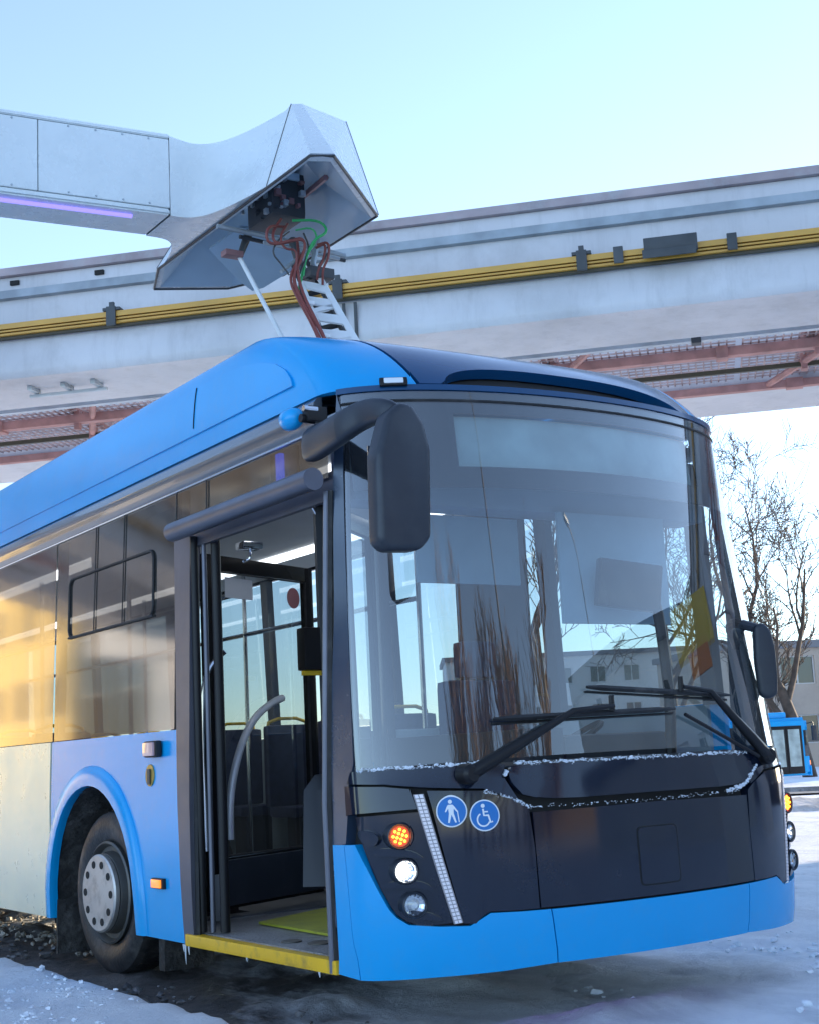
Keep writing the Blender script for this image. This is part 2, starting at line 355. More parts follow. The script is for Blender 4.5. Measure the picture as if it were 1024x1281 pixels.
# snow / ground material with real-world albedo; dirty wheel tracks where buses run
def ground_mat(name,mode):
    m=bpy.data.materials.new(name); m.use_nodes=True; n=m.node_tree; b=n.nodes['Principled BSDF']
    geo=n.nodes.new('ShaderNodeNewGeometry'); sep=n.nodes.new('ShaderNodeSeparateXYZ'); n.links.new(geo.outputs['Position'],sep.inputs[0])
    def nz(scale,det,rough=.6,stretch=None):
        t=n.nodes.new('ShaderNodeTexNoise'); t.inputs['Scale'].default_value=scale; t.inputs['Detail'].default_value=det; t.inputs['Roughness'].default_value=rough
        if stretch:
            mp=n.nodes.new('ShaderNodeMapping'); mp.inputs['Scale'].default_value=stretch; mp.inputs['Rotation'].default_value=(0,0,R(-12)); n.links.new(geo.outputs['Position'],mp.inputs[0]); n.links.new(mp.outputs[0],t.inputs['Vector'])
        else: n.links.new(geo.outputs['Position'],t.inputs['Vector'])
        return t.outputs['Fac']
    def mr(v,a,b_,c,d,cl=True):
        k=n.nodes.new('ShaderNodeMapRange'); k.inputs['From Min'].default_value=a; k.inputs['From Max'].default_value=b_; k.inputs['To Min'].default_value=c; k.inputs['To Max'].default_value=d; k.clamp=cl
        n.links.new(v,k.inputs['Value']); return k.outputs[0]
    def mth(op,a,b_=None):
        k=n.nodes.new('ShaderNodeMath'); k.operation=op
        for i,v in enumerate((a,b_)):
            if v is None: continue
            if isinstance(v,(int,float)): k.inputs[i].default_value=v
            else: n.links.new(v,k.inputs[i])
        return k.outputs[0]
    def mix(f,a,b_):
        k=n.nodes.new('ShaderNodeMix'); k.data_type='RGBA'; n.links.new(f,k.inputs['Factor'])
        for s,v in (('A',a),('B',b_)):
            if isinstance(v,tuple): k.inputs[s].default_value=(*v,1)
            else: n.links.new(v,k.inputs[s])
        return k.outputs['Result']
    big=nz(.35,5); fine=nz(11,10,.78); mid=nz(2.2,8,.7)
    snow=mix(mr(mid,.3,.7,0,1),(.90,.92,.95),(.78,.81,.86))
    snow=mix(mr(fine,.60,.74,0,.5),snow,(.33,.33,.34))
    if mode=='snow':
        col=snow
    else:
        slush=mix(mr(fine,.35,.7,0,1),(.05,.047,.045),(.16,.15,.145))
        tracks=nz(1.3,9,.7,(1.8,.7,1))
        # lane swept by wheels: dark on the kerb side, packed snow out in front
        lane=mr(sep.outputs['X'],-.2,1.7,.29,-.26); front=mr(sep.outputs['Y'],-1.0,2.0,-.44,.20)
        s=mth('ADD',mth('ADD',tracks,lane),front); s=mth('ADD',s,mr(big,.3,.7,-.12,.12))
        f=mr(s,.52,.80,0,1)
        grey=mix(mr(mid,.3,.7,0,1),(.60,.63,.67),(.46,.48,.51))
        packed=mix(mr(tracks,.45,.66,0,.55),snow,grey)
        col=mix(f,packed,slush)
        b.inputs['Roughness'].default_value=.55
        rg=n.nodes.new('ShaderNodeMapRange'); rg.inputs['To Min'].default_value=.85; rg.inputs['To Max'].default_value=.5
        n.links.new(f,rg.inputs['Value']); n.links.new(rg.outputs[0],b.inputs['Roughness'])
    if mode=='snow': b.inputs['Roughness'].default_value=.75; b.inputs['Subsurface Weight'].default_value=0
    n.links.new(col,b.inputs['Base Color'])
    bp=n.nodes.new('ShaderNodeBump'); bp.inputs['Strength'].default_value=.9 if mode=='snow' else .8; bp.inputs['Distance'].default_value=.05
    hs=mth('ADD',mth('MULTIPLY',mid,.8),mth('MULTIPLY',fine,.6)); n.links.new(hs,bp.inputs['Height']); n.links.new(bp.outputs[0],b.inputs['Normal'])
    MATS[name]=m
ground_mat('snow','snow'); ground_mat('slush_road','road')
mat('asphalt_far',(.13,.125,.13),rough=.7,var=.3,vscale=1.5,dirt=(.5,.52,.56),dscale=.8,damt=.8)
mat('kerb_stone',(.32,.31,.31),rough=.85,var=.2,vscale=4,dirt=(.75,.78,.82),dscale=3,damt=.9)

# ------------------------------------------------------------------ ground and setting
def sstep(a,b,x):
    t=max(0,min(1,(x-a)/(b-a))); return t*t*(3-2*t)
def gz(x,y):
    s=.76*x+.65*y
    return -.95*sstep(22,58,s)
def nz(x,y,s,o=0): return noise.noise(Vector((x*s+o,y*s-o,o*.7)))
bm=bmesh.new(); rad=[0,1.5,3,5,7,9,11,13,16,19,22,26,30,34,38,43,50,58,70,90,130,200,320,600,1200,3500]; rings=[]; NA=72
for r_ in rad:
    ring=[]
    for k in range(NA):
        a=2*PI*k/NA; x=3+r_*math.cos(a); y=r_*math.sin(a)
        ring.append(bm.verts.new((x,y,gz(x,y)-.06+(.03*nz(x,y,.3) if r_>9 else 0))))
        if r_==0: break
    rings.append(ring)
for A,B in zip(rings,rings[1:]):
    for k in range(NA):
        if len(A)==1: bm.faces.new((A[0],B[k],B[(k+1)%NA]))
        else: bm.faces.new((A[k],B[k],B[(k+1)%NA],A[(k+1)%NA]))
g=finish('ground',bm,'snow',None,60); g['kind']='structure'
def axis_steps(a,b,c0,c1,fine,grow):
    xs=[]; x=c0
    while x<c1: xs.append(x); x+=fine
    st=fine
    while x<b: xs.append(x); st=min(st*grow,1.5); x+=st
    xs.append(b); x=c0; st=fine
    while True:
        st=min(st*grow,1.5); x-=st
        if x<=a: xs.insert(0,a); break
        xs.insert(0,x)
    return xs
xs=axis_steps(-.6,17,-.5,3.6,.055,1.25); ys=axis_steps(-14,34,-3,9,.055,1.25)
bm=bmesh.new(); gridv=[]
for y in ys:
    row=[]
    for x in xs:
        h=.016*nz(x,y*.6,2.0,3)+.011*nz(x,y,5.5,5)+.010*nz(x,y,13,9)+.005*nz(x,y,24,2)
        edge=min(x+.6,17-x,y+14,34-y)
        lump=sstep(.12,.5,nz(x,y,2.3,11))*.05*sstep(2.6,1.2,abs(x-.3)+max(0,-y)*.7)*sstep(-1.5,.5,y)
        kerbside=.045*sstep(.5,-.3,x)*(.5+nz(x,y,4,2))*sstep(-1,1,y)
        # trampled ridge in front of the far corner
        rid=.055*math.exp(-((y+.15-.25*(x-3))/.5)**2)*sstep(1.6,2.8,x)*sstep(7,4,x)*(.6+1.1*max(0,nz(x,y,5,21)))
        h2=h*(.6 if y<0 else 1.3)+max(0,lump)+max(0,kerbside)+rid
        z=h2*sstep(0,1.2,edge)-.055*(1-sstep(0,1.5,edge))
        row.append(bm.verts.new((x,y,max(z,-.05)+gz(x,y))))
    gridv.append(row)
for a,b in zip(gridv,gridv[1:]):
    for i in range(len(xs)-1): bm.faces.new((a[i],a[i+1],b[i+1],b[i]))
g=finish('road',bm,'slush_road',None,70); g['kind']='structure'
# snow-covered pavement along the kerb on the door side
bm=bmesh.new(); us=[0,.012,.03,.06,.1,.15]+[.2+.06*i for i in range(40)]+[2.7+.2*i for i in range(20)]; gv=[]
y=-9.0; ysn=[]
while y<20: ysn.append(y); y+=.055 if -1<y<7 else .2
for y in ysn:
    ex=-.30+.035*nz(0,y,1.7,4)+.02*nz(0,y,6,8)+.010*nz(0,y,17,8); row=[]
    for u in us:
        x=ex-u; prof=[-.05,.03,.065,.085,.098,.105][us.index(u)] if u<=.15 else .11
        z=prof+(.02*nz(x,y,1.3,6)+.022*nz(x,y,4.3,7)+.011*nz(x,y,11,3)+.006*nz(x,y,27,3))*min(1,u*8+.2)
        row.append(bm.verts.new((x,y,z)))
    gv.append(row)
for a,b in zip(gv,gv[1:]):
    for i in range(len(us)-1): bm.faces.new((a[i+1],a[i],b[i],b[i+1]))
g=finish('pavement',bm,'snow',None,70); g['kind']='structure'
# crossing road in the distance with its kerb
def gpt(px,py):
    z=0
    for _ in range(6): p=onz(px,py,z); z=gz(p.x,p.y)
    return onz(px,py,z)
c=gpt(1005,990); dirr=Vector((CR.x,CR.y,0)).normalized(); fwd=Vector((CF.x,CF.y,0)).normalized()
def strip(name,c,w0,w1,l0,l1,zo,m,h=0):
    bm=bmesh.new(); n=24; top=[]
    for i in range(n+1):
        p=c+dirr*(l0+(l1-l0)*i/n); row=[]
        for wv in (w0,(w0+w1)/2,w1):
            q=p+fwd*wv; row.append(bm.verts.new((q.x,q.y,gz(q.x,q.y)+zo)))
        top.append(row)
    for a,b in zip(top,top[1:]):
        for i in range(2): bm.faces.new((a[i],b[i],b[i+1],a[i+1]))
    if h:
        r=bmesh.ops.extrude_face_region(bm,geom=bm.faces[:]); 
        for v in r['geom']:
            if isinstance(v,bmesh.types.BMVert): v.co.z-=h
        bmesh.ops.recalc_face_normals(bm,faces=bm.faces)
    o=finish(name,bm,m,None,40); o['kind']='structure'; return o
strip('crossing_road',c,-1.6,4.2,-40,40,-.02,'asphalt_far')
strip('kerb',c,4.2,4.5,-40,40,.10,'kerb_stone',.25)
strip('far_kerb',gpt(1000,952),-.15,.15,-40,40,.12,'kerb_stone',.25)
# heap of dirty cleared snow by the crossing road
def snow_heap(name,pts,w,h,label):
    bm=bmesh.new(); n=len(pts); nv=14; rows=[]
    for i,p in enumerate(pts):
        d=(pts[min(i+1,n-1)]-pts[max(i-1,0)]).normalized(); s=Vector((-d.y,d.x,0)); row=[]
        endf=math.sin(PI*min(1,max(0.02,(i+.01)/(n-1))))**.4
        for k in range(nv+1):
            u=k/nv*2-1; q=p+s*(u*w*(1+.25*noise.noise(Vector((i*.31,u,2)))))
            hh=h*endf*max(0,1-u*u)*(.55+.9*abs(noise.noise(Vector((i*.45,u*2.2,5)))))
            row.append(bm.verts.new((q.x,q.y,gz(q.x,q.y)-.08+hh)))
        rows.append(row)
    for a,b in zip(rows,rows[1:]):
        for k in range(nv): bm.faces.new((a[k],b[k],b[k+1],a[k+1]))
    bmesh.ops.recalc_face_normals(bm,faces=bm.faces)
    o=finish(name,bm,'dirty_snow',None,60,'stuff'); tag(o,label,'snow'); return o
mat('dirty_snow',(.62,.60,.58),rough=.85,var=.25,vscale=1.5,bump=.8,bscale=8,dirt=(.22,.17,.12),dscale=2,damt=.8)
c2=gpt(1005,1012)
snow_heap('snow_bank',[c2+dirr*(i*.35-9)+fwd*(.3*noise.noise(Vector((i*.2,0,0)))) for i in range(60)],.9,.34,'long low bank of dirty cleared snow beside the crossing road')

# ------------------------------------------------------------------ trees
def grow_tree(seed,height,trunk_r,lean=(0,0),spread=.55,depth=5,first=.22,upw=.25,nseg=5,kids=(3,5),conic=False,split=True):
    rnd=random.Random(seed); trunk=[]; crown=[]
    def branch(p,d,L,r,lv):
        pts=[p.copy()]; rs=[r]; n=nseg if lv<3 else 3
        for i in range(n):
            d=(d+Vector((rnd.gauss(0,.13),rnd.gauss(0,.13),rnd.gauss(0,.07)+upw*.12))).normalized()
            p=p+d*(L/n); pts.append(p.copy()); rs.append(max(.006,r*(1-.72*(i+1)/n)))
        (trunk if lv==0 else crown).append((pts,rs,lv))
        if lv>=depth: return
        k=rnd.randint(*kids)+(8 if (lv==0 and conic) else (2 if lv==0 else 0))
        for j in range(k):
            f=first+(1-first)*((j+rnd.random())/k) if lv==0 else .25+.72*(j+rnd.random()*.9)/k
            i=min(n-1,int(f*n)); q=pts[i].lerp(pts[i+1],f*n-i)
            dd=(pts[i+1]-pts[i]).normalized(); a=rnd.uniform(0,2*PI)
            side=dd.cross(Vector((math.cos(a),math.sin(a),.3))).normalized()
            sp=spread*rnd.uniform(.75,1.3); nd=(dd*math.cos(sp)+side*math.sin(sp)+Vector((0,0,upw*.4))).normalized()
            LL=L*(.62 if lv else (.5 if conic else .60))*rnd.uniform(.7,1.1)*((1.25-f) if (conic and lv==0) else 1)
            branch(q,nd,LL,max(.008,rs[i]*.6),lv+1)
    branch(Vector((0,0,-.15)),Vector((lean[0],lean[1],1)).normalized(),height*(.95 if conic else .72),trunk_r,0)
    return trunk,crown
def build_tree(name,label,loc,m,group=None,cat='tree',minr=0,**kw):
    t=thing(name,label,cat,loc,group); tr,cr=grow_tree(**kw)
    for nm,L in (('trunk',tr),('crown',cr)):
        bm=bmesh.new()
        for pts,rs,lv in L: tube_bm(bm,pts,[max(minr,q) for q in rs],8 if lv==0 else (5 if lv==1 else 3),cap=(lv==0))
        me=bpy.data.meshes.new(nm); bm.to_mesh(me); bm.free(); me.materials.append(M(m))
        for p in me.polygons: p.use_smooth=True
        o=bpy.data.objects.new(nm,me); COL.objects.link(o); o.parent=t
    return t
def copy_thing(src,loc,rz,sc,label):
    c=src.copy(); COL.objects.link(c); c.location=loc; c.rotation_euler=(0,0,rz); c.scale=(sc,sc,sc*random.uniform(.9,1.1)); c['label']=label
    for ch in src.children:
        k=ch.copy(); COL.objects.link(k); k.parent=c
    return c
def far_pt(px,depth):
    d=ray(px,900); d=Vector((d.x,d.y,0)); p=CAM+d*(depth/ (d.dot(Vector((CF.x,CF.y,0)).normalized())))
    return Vector((p.x,p.y,gz(p.x,p.y)))
build_tree('bare_tree','tall bare tree with forked trunk behind the far blue bus',far_pt(1006,78),'bark',seed=12,height=16.5,trunk_r=.40,lean=(-.03,0),spread=.74,depth=5,first=.10,upw=.36,kids=(4,5),minr=.016)
build_tree('bare_tree','slim bare tree in front of the sand-coloured building',far_pt(975,88),'bark',seed=29,height=9,trunk_r=.20,spread=.5,depth=4,first=.2,upw=.5,kids=(4,5),minr=.02)
build_tree('bare_tree','bare tree beyond the bus seen through its windows',far_pt(700,48),'bark',seed=5,height=13,trunk_r=.24,spread=.6,depth=4,first=.25,upw=.5,kids=(4,5),minr=.014)
build_tree('bare_tree','second bare tree beyond the bus, seen through the windshield',far_pt(860,58),'bark',seed=8,height=14,trunk_r=.26,spread=.6,depth=4,first=.22,upw=.5,kids=(4,5),minr=.014)

# ------------------------------------------------------------------ buildings
def building(name,label,p,ang,L,W,H,wallm,cols,rows,win=(1.5,1.5),sill=.9,roofm='roof_grey',panem='window_dark',group=None,mixpanel=False,faces=(0,),wallt=.35):
    """p = front-left corner on the ground, ang = direction of the front face; front looks to the right-hand side normal"""
    t=thing(name,label,'building',p,group); ex=Vector((math.cos(ang),math.sin(ang),0)); ey=Vector((-ex.y,ex.x,0)); ez=Vector((0,0,1))
    Mx=oriented(p,ex,ey,ez)
    bw,bh=win; px_=[L*(i+.5)/cols for i in range(cols)]; st=H/rows
    xsn=[0]+[v for c_ in px_ for v in (c_-bw/2,c_+bw/2)]+[L]; zs=[-1.5]+[v for r_ in range(rows) for v in (r_*st+sill,r_*st+sill+bh)]+[H]
    bm=bmesh.new()
    V={}
    def vert(x,y,z):
        k=(round(x,4),round(y,4),round(z,4))
        if k not in V: V[k]=bm.verts.new(Vector(k))
        return V[k]
    for i in range(len(xsn)-1):
        for j in range(len(zs)-1):
            hole=(i%2==1 and j%2==1); x0,x1,z0,z1=xsn[i],xsn[i+1],zs[j],zs[j+1]
            if not hole: bm.faces.new((vert(x0,0,z0),vert(x1,0,z0),vert(x1,0,z1),vert(x0,0,z1)))
            else:
                d=wallt
                for a,b in (((x0,z0),(x1,z0)),((x1,z0),(x1,z1)),((x1,z1),(x0,z1)),((x0,z1),(x0,z0))):
                    bm.faces.new((vert(a[0],0,a[1]),vert(b[0],0,b[1]),vert(b[0],d,b[1]),vert(a[0],d,a[1])))
    for q in (((0,0),(0,W)),((0,W),(L,W)),((L,W),(L,0))):
        (a,b),(c_,d)=q
        bm.faces.new((vert(c_,d,-1.5),vert(a,b,-1.5),vert(a,b,H),vert(c_,d,H)))
    bm.transform(Mx); finish('wall',bm,wallm,t,20)
    bm=bmesh.new(); bbox(bm,-.3,L+.3,-.3,W+.3,H,H+.45); bm.transform(Mx); finish('roof',bm,roofm,t,20)
    shared={}
    for i,c_ in enumerate(px_):
        for r_ in range(rows):
            z0=r_*st+sill
            pm=panem if not(mixpanel and (i*3+r_)%4==1) else 'green_panel'
            wo=shared.get(pm)
            if wo is None:
                bm=bmesh.new(); bbox(bm,-bw/2-.002,bw/2+.002,wallt-.12,wallt+.02,-.002,bh+.002)
                me=bpy.data.meshes.new('window_pane'); bm.to_mesh(me); bm.free(); me.materials.append(M(pm))
                bm=bmesh.new()
                for (a,b,cc,d) in ((-bw/2,-bw/2+.09,0,bh),(bw/2-.09,bw/2,0,bh),(-.04,.04,0,bh)): bbox(bm,a,b,wallt-.2,wallt-.125,cc,d)
                for (cc,d) in ((0,.08),(bh-.08,bh)): bbox(bm,-bw/2+.09,-.04,wallt-.2,wallt-.125,cc,d); bbox(bm,.04,bw/2-.09,wallt-.2,wallt-.125,cc,d)
                mf=bpy.data.meshes.new('window_frame'); bm.to_mesh(mf); bm.free(); mf.materials.append(M('white_wall'))
                shared[pm]=wo=(me,mf)
            for nm,me in zip(('window_pane','window_frame'),wo):
                o=bpy.data.objects.new(nm,me); COL.objects.link(o); o.parent=t; o.matrix_parent_inverse=Matrix.Translation(-Vector(p)); o.matrix_local=Matrix.Identity(4)
                o.matrix_basis=oriented(Vector(p)+ex*c_+ez*z0,ex,ey,ez)
    return t
hd=math.atan2(dirr.y,dirr.x)
building('school_building','low sand-coloured building with green-panelled windows behind the tall bare tree',far_pt(905,100),hd+R(8),46,14,8.3,'sand_wall',12,2,win=(2.6,2.0),sill=1.6,mixpanel=True)
# the street around, which the paintwork and the glass mirror
building('apartment_block','long sunlit golden apartment block facing the bus door side',Vector((-15,45,0)),R(90),41,10,16,'gold_wall',11,5,win=(1.5,1.6),sill=1.0)
building('added_dark_block','unseen dark brown block added to darken the side window reflections',Vector((-14.5,17.5,0)),R(90),26,10,11,'brown_wall',8,3,win=(2.2,1.9),sill=1.0)  # added for its dark mirror image in the side windows
building('corner_house','sunlit ochre two-storey house across the square ahead of the bus',Vector((33,-36,0)),R(172),24,9,7.6,'ochre_wall',7,2,win=(1.5,1.8),sill=1.1)
building('kiosk_pavilion','pale low pavilion with tall windows ahead of the bus',Vector((23,-5,0)),R(-135),18,5,6.2,'white_wall',7,1,win=(1.3,3.4),sill=.9)
building('distant_block','pale distant apartment block seen through the bus windows',far_pt(560,140),hd,40,12,11,'white_wall',12,3,win=(1.6,1.6),sill=1.0)
pop=build_tree('poplar_tree','brown bare poplar, one of the row across the square',Vector((9.5,-30,0)),'bark_brown','poplars in a row across the square',seed=3,height=13.5,trunk_r=.26,spread=.38,depth=3,first=.1,upw=.9,kids=(4,6),conic=True,minr=.025)
for i in range(1,12):
    copy_thing(pop,Vector((9.5-1.35*i,-30-2.2*(i%2)+.25*i,0)),i*1.7,random.uniform(.72,1.08),pop['label'])

building('sun_blocker_hall','unseen brown brick hall added out of view to shade the bus',Vector((36,6.2,0)),R(-90),24,12,11,'brown_wall',8,3,win=(1.8,2.0),sill=1.0)  # added outside the view to block low sun from bus front and ground
# street lamps that the windshield mirrors
def street_lamp(loc,h,label,rz=0):
    t=thing('street_lamp',label,'street lamp',loc,None); L=Vector(loc)
    tube('pole',[L+Vector((0,0,-.2)),L+Vector((0,0,h*.5)),L+Vector((0,0,h))],[.10,.075,.055],'lamp_post',t,10)
    d=Vector((math.cos(rz),math.sin(rz),0))
    tube('arm',[L+Vector((0,0,h-.1)),L+Vector((0,0,h+.5)),L+d*.5+Vector((0,0,h+.9)),L+d*1.5+Vector((0,0,h+1.0))],.035,'lamp_post',t,8,2)
    box('lamp_head',-.1,.65,-.13,.13,-.06,.08,'pale_steel',t,.03,oriented(L+d*1.3+Vector((0,0,h+1.0)),d,Vector((-d.y,d.x,0)),Vector((0,0,1))))
street_lamp((3.4,-15.8,0),10,'tall thin street lamp across the square, before the poplars',R(120))
street_lamp((15,-20.5,0),10,'street lamp behind the pale pavilion',R(150))
# striped marker column with yellow board, seen mirrored in the windshield's far corner
t=thing('marker_pylon','white pylon with an orange band and a wide yellow board',"pylon",(7.2,-2.6,0))
pe=Vector((.42,.91,0)).normalized(); pn=Vector((-pe.y,pe.x,0)); PM=oriented(Vector((7.2,-2.6,0)),pe,pn,Vector((0,0,1)))
box('post',-.5,.5,-.2,.2,-.1,2.62,'white_wall',t,.03,PM); box('band',-.505,.505,-.205,.205,2.621,2.85,'orange_vest',t,.01,PM); box('board',-.95,.95,-.12,.12,2.851,3.35,'yellow_plastic',t,.03,PM)

# ------------------------------------------------------------------ far blue bus
def far_bus():
    # door side parallel to the image plane, front end to the right
    fp=far_pt(1009,67); base=Vector((fp.x,fp.y,fp.z)); ex=(dirr*math.cos(R(8))-fwd*math.sin(R(8))*-1).normalized(); ey=Vector((-ex.y,ex.x,0)); ez=Vector((0,0,1))
    t=thing('parked_bus','small distant blue bus with black double door parked past the crossing road','bus',base)
    Mx=oriented(base,ex,ey,ez)
    def b(nm,x0,x1,y0,y1,z0,z1,m,bev=.03): return box(nm,x0,x1,y0,y1,z0,z1,m,t,bev,Mx)
    bm=bmesh.new(); bbox(bm,-11,.0,0,2.5,.32,3.0); bmesh.ops.bevel(bm,geom=bm.edges[:],offset=.16,segments=3,affect='EDGES'); bm.transform(Mx); finish('body',bm,'blue_paint',t,40)
    b('roof_pod',-9,-.9,.3,2.2,3.0,3.28,'blue_paint',.1)
    b('door_frame',-1.95,-.35,-.03,.05,.42,2.62,'satin_black',.01)
    for k in range(2):
        d=b('door_leaf',-1.88+k*.76,-1.16+k*.76,-.055,-.031,.48,2.56,'satin_black',.01)
        pane=box('pane',-1.80+k*.76,-1.24+k*.76,-.062,-.056,.75,2.46,'display',d,0,Mx)
    for i in range(5): b('window',-10.4+i*1.62,-8.95+i*1.62,-.02,.03,1.35,2.65,'window_dark',.01)
    b('windshield',.0,.03,.2,2.3,1.15,2.75,'window_dark',.01)
    b('bumper',-.02,.05,.1,2.4,.3,.75,'blue_paint',.02)
    for x in (-2.9,-8.6):
        lathe('wheel',[(-.02,.02),(-.02,.26),(.02,.3),(.0,.47),(.28,.48),(.3,.3)],'tyre',t,Mx@Matrix.Translation((x,.02,.47))@Matrix.Rotation(R(90),4,'Z'),20)
    b('mirror',.12,.32,-.22,-.02,1.9,2.6,'plastic',.03); tube('mirror_arm',[Mx@Vector((-.05,.05,2.7)),Mx@Vector((.2,-.1,2.75)),Mx@Vector((.22,-.12,2.55))],.03,'plastic',t,6)
    b('headlight',.02,.06,.2,.5,.8,1.0,'amber_marker',.01)
    b('side_sign',-.26,-.06,-.02,.02,1.2,2.4,'window_dark',.005)
far_bus()

# ------------------------------------------------------------------ monorail guideway
GA=onz(0,476,6.0); GB=onz(1024,363,6.0); GD=(GB-GA).normalized(); GN=Vector((GD.y,-GD.x,0))   # GN points to the photographer
def G(s,q,z): p=GA+GD*s-GN*q; return Vector((p.x,p.y,z))
GM=oriented(Vector((GA.x,GA.y,0)),GD,-GN,Vector((0,0,1)))
S0,S1=-46,70
gw=thing('monorail_guideway','twin pale concrete monorail beams with rusty steel walkway and yellow power rail','monorail',G(-26,2.6,0))
def extr(name,prof,m,s0=S0,s1=S1,parent=gw,step=2.0,smooth=25):
    bm=bmesh.new(); n=max(1,int((s1-s0)/step)); rows=[]
    for i in range(n+1):
        s=s0+(s1-s0)*i/n; rows.append([bm.verts.new(G(s,q,z)) for q,z in prof])
    k=len(prof)
    for a,b in zip(rows,rows[1:]):
        for j in range(k): bm.faces.new((a[j],b[j],b[(j+1)%k],a[(j+1)%k]))
    bm.faces.new(rows[0]); bm.faces.new(rows[-1][::-1])
    bmesh.ops.recalc_face_normals(bm,faces=bm.faces)
    return finish(name,bm,m,parent,smooth)
def gbox(name,s0,s1,q0,q1,z0,z1,m,parent=gw,bev=.01): return box(name,s0,s1,q0,q1,z0,z1,m,parent,bev,GM)
def beam_prof(q0,w,sg):
    P=[(0,6.0),(-.02,6.03),(-.035,6.10),(-.03,6.22),(0,6.40),(.03,6.52),(.03,7.30),(.03,7.32),(w-.03,7.32),(w-.03,6.52),(w,6.40),(w+.03,6.22),(w+.035,6.10),(w+.02,6.03),(w,6.0)]
    return [(q0+a,b) for a,b in P]
b1=extr('beam',beam_prof(0,1.35,1),'concrete_beam')
extr('beam_cap',[(-.045,7.325),(-.045,7.425),(1.38,7.425),(1.38,7.325)],'beam_top',parent=b1)
extr('ledge',[(.028,7.02),(-.045,7.03),(-.05,7.13),(.028,7.16)],'beam_ledge',parent=b1)
for px in (18,124): 
    s=(onz(px,350,7.24)-GA).dot(GD); 
    d=ray(px,348); tt=((GA-CAM).dot(GN))/d.dot(GN); s=(CAM+d*tt-GA).dot(GD)
    gbox('vent',s-.06,s+.06,.0,.032,7.21,7.27,'cavity',b1,.01)
b2=extr('beam',beam_prof(4.35,1.4,1),'concrete_beam'); extr('beam_cap',[(4.31,7.325),(4.31,7.425),(5.79,7.425),(5.79,7.325)],'beam_top',parent=b2)
for k,(za,zc,m) in enumerate(((6.60,6.665,'rail_yellow'),(6.565,6.585,'rail_yellow'),(6.525,6.55,'rail_yellow'))):
    extr('conductor_rail',[(-.15+.012*k,za),(-.15+.012*k,zc),(-.08,zc),(-.08,za)],m)
extr('rail_backing',[(-.078,6.50),(-.078,6.67),(.0,6.67),(.0,6.50)],'rail_dark')
def s_at(px,py,q=-.15):
    d=ray(px,py); tt=((GA-GN*q-CAM).dot(GN))/d.dot(GN); return (CAM+d*tt-GA).dot(GD)
def bracket(px,py):
    s=s_at(px,py); b=gbox('rail_bracket',s-.06,s+.06,-.185,-.151,6.48,6.72,'charger_dark'); gbox('clamp',s-.11,s+.11,-.17,.02,6.672,6.71,'charger_dark',b,.006); gbox('hook',s-.03,s+.03,-.16,-.12,6.712,6.78,'charger_dark',b,.004)
for px,py in ((140,398),(423,362),(727,327)): bracket(px,py)
for i in range(-6,0): 
    s=s_at(140,398)+2.9*i; b=gbox('rail_bracket',s-.06,s+.06,-.185,-.151,6.48,6.72,'charger_dark')
for i in range(1,14):
    s=s_at(727,327)+2.9*i; b=gbox('rail_bracket',s-.06,s+.06,-.185,-.151,6.48,6.72,'charger_dark')
s=s_at(838,315); b=gbox('feeder_box',s-.29,s+.30,-.26,-.152,6.56,6.74,'charger_dark'); gbox('cover_plate',s-.31,s+.28,-.275,-.261,6.50,6.60,'charger_dark',b)
for px,py in ((773,322),(915,304)): s=s_at(px,py); gbox('rail_splice',s-.055,s+.055,-.19,-.152,6.52,6.71,'charger_dark')
for ds in (.0,.14): s=s_at(428,390)+ds; gbox('conduit_drop',s-.02,s+.02,-.06,-.036,6.02,6.46,'charger_dark')
# lifting lugs under the near beam
s=(onz(90,487,5.97)-GA).dot(GD)
lb=gbox('service_bar',s-.55,s+.5,.55,.60,5.90,5.94,'pale_steel')
for ds in (-.45,0,.4): gbox('hanger',s+ds-.03,s+ds+.03,.35,.62,5.945,5.998,'charger_steel',lb,.004)
# walkway between the beams
def mesh_bars(name,bars,m,parent,kind=None):
    bm=bmesh.new()
    for s0,s1,q0,q1,z0,z1 in bars: bbox(bm,s0,s1,q0,q1,z0,z1)
    bm.transform(GM); return finish(name,bm,m,parent,0,kind)
for k in range(-2,9):
    a=-9+3.0*k
    wp=mesh_bars('grating',[(a+i*.10,a+i*.10+.02,1.75,2.95,6.17,6.19) for i in range(29)]+[(a,a+2.92,1.75+.15*j,1.75+.15*j+.02,6.172,6.188) for j in range(9)],'walk_steel',gw,'stuff')
    wp=mesh_bars('grating',[(a+i*.10,a+i*.10+.02,3.1,4.25,6.14,6.16) for i in range(29)]+[(a,a+2.92,3.1+.15*j,3.1+.15*j+.02,6.142,6.158) for j in range(8)],'walk_steel',gw,'stuff')
for q0,q1,z0,z1,m in ((1.62,1.72,6.03,6.12,'pale_steel'),(2.42,2.56,6.02,6.14,'rust_steel'),(2.60,2.64,6.04,6.08,'rust_steel'),(3.25,3.31,6.00,6.06,'rail_dark'),(4.16,4.28,5.96,6.06,'rust_steel')):
    extr('walkway_rail',[(q0,z0),(q0,z1),(q1,z1),(q1,z0)],m,-16,30)
ss=(onz(1010,455,6.05)-GA).dot(GD)
